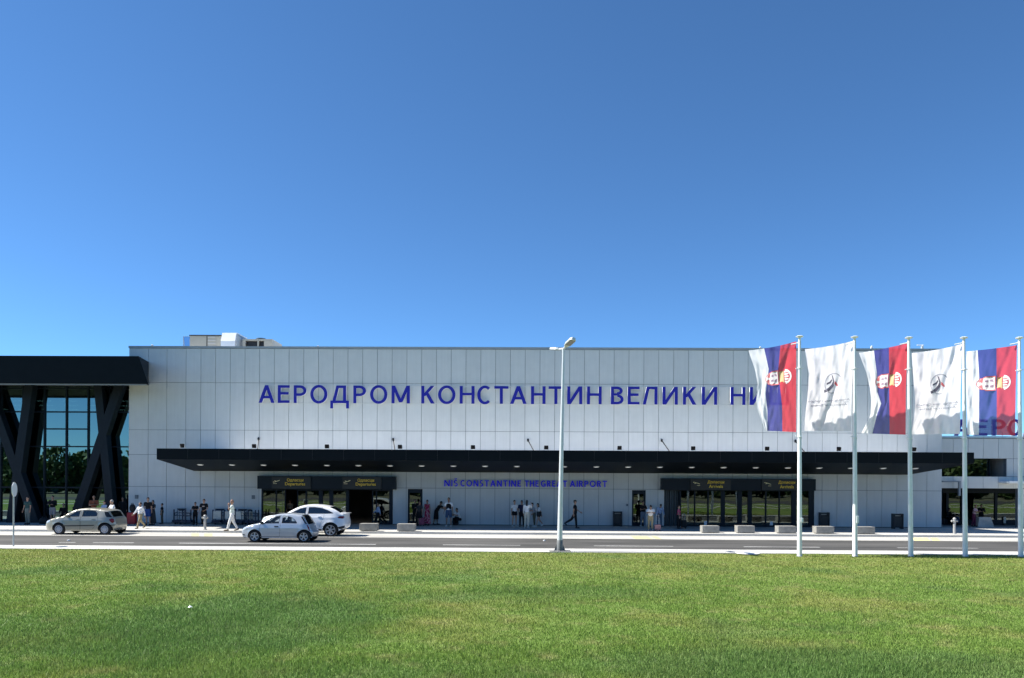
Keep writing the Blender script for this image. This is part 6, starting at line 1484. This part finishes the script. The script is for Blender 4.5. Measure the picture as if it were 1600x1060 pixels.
    for nm in 'LR':
        sh, elb, wr, df, side = J['A'+nm]
        sp = Vector((0, -1, 0)) - df*df.dot(Vector((0, -1, 0)))
        if sp.length < 0.3: sp = Vector((0, 0, 1)) - df*df.z
        sp.normalize(); cu = df.cross(sp); 
        if cu.dot(X)*side > 0: cu = -cu
        h.cbox(wr + df*0.05, (0.026, 0.078, 0.095), Matrix((cu, sp, df)).transposed(), 0.010)
        for q, ln, c0 in ((0.029, 0.070, 16), (0.010, 0.080, 20), (-0.010, 0.075, 24), (-0.029, 0.058, 30)):
            p0 = wr + df*0.092 + sp*q; d1 = df*math.cos(R(c0)) + cu*math.sin(R(c0)); d2 = df*math.cos(R(c0+38)) + cu*math.sin(R(c0+38)); p1 = p0 + d1*ln*0.55
            h.tube(p0, p1, 0.0095, 0.0088, 6, True, True); h.tube(p1, p1 + d2*ln*0.5, 0.0088, 0.0075, 6, True, True)
        p0 = wr + df*0.035 + sp*0.036; d1 = (df*0.75 + sp*0.6 + cu*0.3).normalized(); p1 = p0 + d1*0.038; h.tube(p0, p1, 0.011, 0.010, 6, True, True); h.tube(p1, p1 + (df + cu*0.3).normalized()*0.028, 0.010, 0.0085, 6, True, True)
    h.mi = 1
    for s in (-1, 1): h.ell(hc + hf*0.091 + X*s*0.030 + hu*0.012, (0.011, 0.008, 0.007), Mh, 8, 6)
    h.mi = 2; h.ell(hc + hf*0.094 - hu*0.058, (0.022, 0.006, 0.007), Mh, 8, 6)
    tr(h)
    hand_me = h.mesh('hands')
    def fn(me, hand_me=hand_me):
        bm = bmesh.new(); bm.from_mesh(me); bm.from_mesh(hand_me); bm.to_mesh(me); bm.free(); bpy.data.meshes.remove(hand_me)
        o = link_mesh('body', me, sk, root); me.materials.append(HAIR['dark']); me.materials.append(mat('lips', (0.25, 0.09, 0.08), 0.5)); me.polygons.foreach_set('use_smooth', [True]*len(me.polygons))
    remesh(b, 'body', 0.021*k, fn)
    def cloth(mb, name, mt):
        def fn(me):
            o = link_mesh(name, me, mt, root); me.polygons.foreach_set('use_smooth', [True]*len(me.polygons))
        remesh(tr(mb), name, 0.022*k, fn)
    g_ = 0.020
    t = MB(); t.ell(u*0.34, (0.160*fem+g_, 0.105+g_, 0.160), Mu, 14, 10); t.ell(u*0.16, (0.142*fem+g_, 0.100+g_, 0.20), Mu, 14, 10); t.tube(u*0.03, u*0.20, 0.135, 0.13, 14, True, False)
    for s in (-1, 1):
        t.tube(u*0.42, u*0.445 + X*s*0.165*fem, 0.085, 0.073, 10, True, True)
        if female: t.ell(u*0.33 + X*s*0.07 + Vector((0, -0.085*u.z, 0)), (0.07, 0.06, 0.065), Mu)
    for nm in 'LR':
        sh, elb, wr, df, side = J['A'+nm]
        if sleeve == 'none': continue
        t.tube(sh, elb if sleeve == 'long' else sh.lerp(elb, 0.72), 0.068, 0.060, 10, True, sleeve == 'long')
        if sleeve == 'long': t.tube(elb, elb.lerp(wr, 0.93), 0.058, 0.043, 10, True, True)
    if kind in ('dress', 'long_dress', 'skirt'):
        hem = {'dress': 0.55, 'long_dress': 0.84, 'skirt': 0.50}[kind]; fl = {'dress': 0.215, 'long_dress': 0.27, 'skirt': 0.20}[kind]
        dd = (J['L'][1] + J['R'][1])*0.5; ax = (dd - Vector((0, 0, 0))); ax.normalize(); n_ = 18; sk_ = MB(); vv = []
        rings = [(-0.10, 0.145, 0.115), (0.02, 0.178, 0.135), (0.12, 0.19, 0.145), (hem, fl, fl*0.82)]
        for q, rx, ry in rings:
            c = ax*q
            for i in range(n_):
                a = 2*math.pi*i/n_; wv = 1 + (0.05*math.cos(5*a) if q > 0.3 else 0); vv.append(c + Vector((rx*wv*math.cos(a), ry*wv*math.sin(a), 0)))
        ff = [tuple(range(n_-1, -1, -1)), tuple(range(3*n_, 4*n_))] + [(r_*n_+i, r_*n_+(i+1) % n_, (r_+1)*n_+(i+1) % n_, (r_+1)*n_+i) for r_ in range(3) for i in range(n_)]
        if kind == 'skirt': sk_.add(vv, ff); cloth(sk_, 'skirt', bot)
        else: t.add(vv, ff)
        cloth(t, 'dress' if kind != 'skirt' else 'shirt', top)
    else:
        cloth(t, 'shirt', top)
        l = MB(); l.ell(u*0.01, (0.158+0.016, 0.110+0.016, 0.115), Mu, 14, 10); l.tube(u*0.05, u*0.10, 0.135, 0.13, 14, True, False)
        for nm in 'LR':
            hip, kn, an, he, to = J[nm]
            if kind == 'shorts': l.tube(hip, hip.lerp(kn, 0.92), 0.103, 0.092, 12, True, False); l.ell(hip, (0.103, 0.103, 0.103))
            elif kind == 'short_shorts': l.tube(hip, hip.lerp(kn, 0.45), 0.102, 0.098, 12, True, False); l.ell(hip, (0.102, 0.102, 0.102))
            else: l.tube(hip, kn, 0.103, 0.076, 12, True, True); l.tube(kn, kn.lerp(an, 0.97), 0.076, 0.060, 12, True, False)
        cloth(l, 'trousers' if kind == 'trousers' else 'shorts', bot)
    if vest is not None:
        v_ = MB(); v_.ell(u*0.32, (0.168*fem+g_, 0.118+g_, 0.17), Mu, 14, 10); v_.ell(u*0.17, (0.150*fem+g_, 0.112+g_, 0.17), Mu, 14, 10); cloth(v_, 'waistcoat', vest)
    sm = mat('shoe_%02d%02d' % (int(shoe[0]*99), int(shoe[2]*99)), shoe, 0.6)
    for nm in 'LR':
        hip, kn, an, he, to = J[nm]; s_b = MB(); s_b.tube(he + Vector((0, 0, 0.0)), to, 0.046, 0.042, 12, True, True); s_b.tube(he, he.lerp(an, 0.6), 0.046, 0.046, 10, True, True)
        tr(s_b).build('shoe', sm, root, True)
    if hair or cap:
        hm = MB()
        if cap:
            hm.ell(hc + hu*0.045 - hf*0.004, (0.084, 0.102, 0.082), Mh, 14, 10); hm.cbox(hc + hf*0.115 + hu*0.040, (0.13, 0.10, 0.016), Mh, 0.02); cloth(hm, 'cap', HAIR['cap'])
            hm = MB(); hm.ell(hc - hf*0.03 - hu*0.01, (0.079, 0.072, 0.085), Mh, 14, 10); cloth(hm, 'hair', HAIR['dark'])
        else:
            hm.ell(hc + hu*0.030 - hf*0.016, (0.083, 0.096, 0.104), Mh, 14, 10)
            if long_:
                hm.ell(hc - hf*0.055 - hu*0.08, (0.085, 0.055, 0.13), Mh, 14, 10); hm.ell(hc - hf*0.060 - hu*0.21, (0.075, 0.042, 0.13), Mh, 14, 10)
            cloth(hm, 'hair', HAIR[hair])
    if print_ is not None:
        q = MB(); c = u*0.33 + Vector((0, -(0.105+g_+0.004)*u.z, 0)); q.cbox(c, (0.16, 0.02, 0.07), Mu, 0.005); tr(q).build('shirt_print', print_, root)
    return root, J, W, k, pos

def held(name, pos, label, cat, parts):        # something carried: its own top-level thing
    T = thing(name, pos, label, cat)
    for nm, mb, mt in parts: mb.build(nm, mt, T, True)
    return T
tealT = fab('teal_shirt', (0.035, 0.075, 0.075)); blackT = fab('black_shirt', (0.011, 0.011, 0.013)); navyT = fab('navy_shirt', (0.014, 0.016, 0.045)); whiteT = fab('white_shirt', (0.72, 0.72, 0.72)); mintT = fab('pale_mint_shirt', (0.55, 0.62, 0.57)); lblueT = fab('light_blue_shirt', (0.34, 0.42, 0.58)); rustT = fab('rust_shirt', (0.22, 0.075, 0.045)); greyD = fab('charcoal_dress', (0.035, 0.038, 0.045)); pinkT = fab('pink_shirt', (0.52, 0.10, 0.17)); paleP = fab('pale_pink_shirt', (0.50, 0.33, 0.36)); stripe = fab('grey_striped_shirt', (0.30, 0.34, 0.38))
khaki = fab('khaki_trousers', (0.33, 0.27, 0.16)); greyTr = fab('grey_green_trousers', (0.14, 0.17, 0.16)); blackTr = fab('black_trousers', (0.011, 0.011, 0.013)); whiteTr = fab('white_trousers', (0.66, 0.66, 0.64)); beigeTr = fab('cream_trousers', (0.48, 0.46, 0.38)); blueSh = fab('royal_blue_shorts', (0.02, 0.06, 0.22)); denim = fab('blue_denim', (0.05, 0.085, 0.16)); greyBl = fab('grey_blue_trousers', (0.13, 0.16, 0.21)); blackD = fab('black_dress', (0.010, 0.010, 0.013)); olive = fab('olive_trousers', (0.09, 0.085, 0.06)); paleSh = fab('pale_shorts', (0.30, 0.29, 0.30))
def pattern_mat(name, c1, c2, sc):
    M = mat(name, c1, 0.85, spec=0.2); n = M.node_tree; b = n.nodes['Principled BSDF']; geo = n.nodes.new('ShaderNodeNewGeometry'); v = n.nodes.new('ShaderNodeTexVoronoi'); v.inputs['Scale'].default_value = sc; n.links.new(geo.outputs['Position'], v.inputs['Vector'])
    r = n.nodes.new('ShaderNodeValToRGB'); r.color_ramp.elements[0].position = 0.38; r.color_ramp.elements[1].position = 0.5; r.color_ramp.elements[0].color = (*c2, 1); r.color_ramp.elements[1].color = (*c1, 1); n.links.new(v.outputs['Distance'], r.inputs['Fac']); n.links.new(r.outputs['Color'], b.inputs['Base Color']); return M
pinkD = pattern_mat('pink_patterned_dress', (0.40, 0.03, 0.08), (0.55, 0.28, 0.33), 9)
sw_ = (0.62, 0.62, 0.60)
ACROSS = dict(L=(2, 3), R=(-2, 4), AL=(18, 10, 92, 62), AR=(18, 10, 96, 62))
PHONE = dict(L=(20, 6), R=(-13, 16), AL=(46, 14, 136, 34), AR=(-14, 8, 12, 0))
LOOK = dict(L=(3, 4), R=(-3, 4), AL=(24, 12, 78, 35), AR=(22, 12, 82, 35))
SIT = dict(L=(84, 86), R=(80, 80), AL=(24, 10, 48, 20), AR=(22, 10, 52, 20))
CROUCH = dict(L=(112, 138), R=(96, 136), AL=(52, 12, 60, 30), AR=(48, 12, 66, 30))
PUSH = dict(L=(4, 3), R=(-8, 4), AL=(62, 6, 14, 4), AR=(58, 6, 16, 4))
# --- in front of the glass hall
person(43, 820, 776.5, -10, 'man in teal shirt and grey trousers by the struts at the far left', tealT, greyTr)
person(82, 818.2, 775, 12, 'man in black top and pale shorts behind the bonnet of the beige car', blackT, paleSh, 'shorts', 'long', pose=LOOK)
person(99.5, 817.5, None, 20, 'dark-clothed person sitting low against the glass behind the beige car', blackT, blackTr, sleeve='long', pose=SIT, H=1.66, yoff=by_hall + 0.22, lean=6)
person(146.5, 819.5, 774.5, 30, 'bald man in a rust shirt with folded arms behind the beige car', rustT, blackTr, hair=None, skin=1, pose=ACROSS)
person(163, 820.5, 783, -20, 'dark-haired person in a pale blue shirt behind the roof of the beige car', lblueT, denim, pose=LOOK, female=True)
person(177.5, 828.5, 781.5, -38, 'grey-haired man in white striped shirt leaning behind the tail of the beige car', whiteT, khaki, sleeve='long', hair='grey', pose=LOOK, lean=10)
person(191.5, 817.5, 777, 15, 'person in dark clothes in the shade at the corner of the glass hall', blackT, blackTr, sleeve='long', skin=1)
person(219, 826.0, 783.8, -24, 'man in white shirt and khaki trousers walking past the red suitcase', whiteT, khaki, sleeve='long', hair='brown', skin=1, pose=WALK, shoe=(0.16, 0.12, 0.07))
person(231, 821.0, 777.8, 8, 'tall man in black shirt and royal blue shorts by the grey wall', blackT, blueSh, 'shorts', pose=STAND)
person(238.6, 820.6, 782.0, -12, 'woman in a long charcoal dress beside the man in blue shorts', greyD, greyD, 'long_dress', female=True, long_=True, pose=ACROSS)
person(253, 819.0, 787, -60, 'boy in black shirt and olive trousers standing alone by the wall', blackT, olive, pose=STAND)
# --- by the trolleys
person(305, 820.8, 785.0, 10, 'woman all in black standing left of the man in the printed T-shirt', blackT, blackTr, female=True, hair='dark', pose=LOOK)
person(318.5, 822.3, 780.3, 8, 'man in a black T-shirt with pale print behind the grey hydrant', blackT, blackTr, pose=dict(L=(3,4), R=(-3,4), AL=(10,12,50,40), AR=(6,14,26,10)), print_=fab('pale_shirt_print', (0.32, 0.27, 0.26)), shoe=(0.45, 0.45, 0.45))
person(362.5, 829.8, 780.0, -62, 'balding man in mint shirt and white trousers walking left with a hand at his face', mintT, whiteTr, sleeve='short', hair=None, skin=1, pose=PHONE, shoe=(0.16, 0.12, 0.08))
# --- departures
person(590.8, 820.6, 784.5, -75, 'person in a light blue shirt and black trousers walking into the open doorway', lblueT, blackTr, sleeve='long', skin=1, pose=WALK)
person(453, 815, 782, 0, 'faint figure in a pale top inside the left departures door', fab('dim_pale_top', (0.35, 0.33, 0.30)), blackTr, yoff=4.0)
person(648.5, 821.2, 781, 30, 'left of two dark figures in front of the glazed service door near the pink dress', blackT, blackTr, sleeve='long', skin=1, pose=LOOK)
person(655.5, 822.0, 783.5, -20, 'right of two dark figures at the glazed service door, in a charcoal top and shorts', fab('charcoal_top', (0.045, 0.042, 0.044)), blackTr, 'shorts', female=True, long_=True, skin=1)
person(667.3, 821.3, 781.5, -15, 'woman in a long pink and red patterned dress against the wall', pinkD, pinkD, 'long_dress', female=True, skin=1, sleeve='none')
person(681.5, 820.6, None, 75, 'woman in a black dress leaning over the dark litter bin', blackD, blackD, 'dress', female=True, skin=1, pose=PUSH, lean=34, H=1.70)
person(701, 823.2, 778.0, -5, 'tall man in black waistcoat over a white shirt, blue shorts and white shoes', whiteT, denim, 'shorts', skin=1, vest=fab('black_waistcoat', (0.012, 0.011, 0.012)), shoe=sw_, spread=0.10)
person(718, 821.3, None, -50, 'person in a white shirt crouching against the wall', whiteT, blackTr, skin=1, pose=CROUCH, lean=22, H=1.72)
# --- group in the middle
person(803.8, 823.3, 782.0, 25, 'woman in white top and black short shorts, left in the middle group', whiteT, blackTr, 'short_shorts', 'short', female=True, shoe=sw_, pose=STAND)
person(815.2, 823.3, 782.3, 5, 'man in navy shirt and black trousers behind the woman in cream trousers', navyT, blackTr, skin=1)
person(823.2, 826.2, 782.0, 165, 'woman seen from behind in white shirt and cream trousers with long dark hair', whiteT, beigeTr, sleeve='long', female=True, long_=True, shoe=(0.4, 0.4, 0.38), pose=dict(L=(3,4), R=(-3,4), AL=(10,10,20,0), AR=(60,12,100,20)))
person(834.6, 823.0, 785.8, -70, 'woman in grey striped top bending beside the woman with the dark bag', stripe, olive, female=True, pose=LOOK, lean=14, shoe=sw_, hair='dark')
rt_, J_, W_p, kk, pp = person(841.5, 823.2, 785.2, -55, 'woman in white top and black shorts with very long dark hair, striding', whiteT, blackTr, 'short_shorts', female=True, long_=True, shoe=sw_, pose=WALK, lean=8)
held('shoulder_bag', pp + Vector((0.02, -0.22, 0.86)), 'black shoulder bag hanging at the hip of the striding long-haired woman', 'bag', [('body', MB().cbox((0, 0, 0), (0.34, 0.12, 0.28), None, 0.04), MATS['black_fabric']), ('strap', MB().path([(-0.13, 0, 0.13), (-0.05, 0.12, 0.5), (0.13, 0, 0.13)], 0.012), m_black)])
person(898.3, 826.0, 781.2, 84, 'uniformed person in black with a cap striding right behind the street lamp', blackT, blackTr, cap=True, pose=dict(L=(8, 4), R=(-30, 30), AL=(22, 6, 34, 0), AR=(-16, 6, 16, 0)))
# --- right group
person(1004.5, 823.5, 783.3, 20, 'man in black top and dark trousers at the narrow right service door', blackT, greyBl, sleeve='short', skin=1, pose=LOOK, shoe=(0.4, 0.4, 0.4))
person(1016.3, 829.4, None, -8, 'person in white shirt and khaki trousers bending over a phone by the pink suitcase', whiteT, khaki, sleeve='short', pose=dict(L=(3,4), R=(-3,4), AL=(38,10,62,40), AR=(36,10,66,40)), lean=26, head=24, H=1.66, shoe=(0.45, 0.38, 0.34), skin=1)
person(1030.6, 823.5, None, 5, 'person in light blue shirt with head bowed beside the dark entrance', lblueT, greyBl, sleeve='long', pose=STAND, lean=20, head=30, H=1.60)
person(1060.5, 826.5, 790.0, 70, 'woman in a pink top and black trousers at the arrivals entrance', pinkT, blackTr, sleeve='short', female=True, hair='brown', pose=STAND)
# --- annex arcade
person(1488.5, 820, None, 10, 'dark-clothed person sitting upright on the bench behind the grey hydrant', blackT, denim, sleeve='long', skin=1, pose=SIT, H=1.72, yoff=by_annex + 0.20)
person(1478.5, 820.5, None, 25, 'person in black slumped at the left end of the arcade bench', blackT, blackTr, sleeve='long', skin=1, pose=SIT, lean=24, H=1.60, yoff=by_annex + 0.20)
person(1521.5, 823.3, 788.5, 35, 'dark-haired woman in a pale pink top standing by the trapezoid bench block', paleP, fab('plum_trousers', (0.10, 0.02, 0.05)), female=True, skin=1, pose=LOOK, lean=12)
person(1533, 821.2, 788.0, -30, 'person in black leaning behind the trapezoid bench block', blackT, blackTr, sleeve='long', skin=1, pose=LOOK, lean=16)
# --- the driver of the silver car
cr, csy = CARS['corsa']
S = corsa
dp = Vector(S['loc']) + Vector((-S['L']/2 + S['seat'][0] - 0.12, -0.34, 0))
person(0, 0, None, -90, 'driver in dark clothes at the wheel of the silver hatchback', blackT, blackTr, sleeve='long', skin=1, pose=dict(L=(94, 26), R=(92, 24), AL=(60, 8, 20, 10), AR=(52, 8, 26, 10)), H=1.60, lean=-14)
drv = [o for o in col.objects if o.get('label', '').startswith('driver in dark')][0]
drv.location = (dp.x, dp.y, 0.24)
flush()
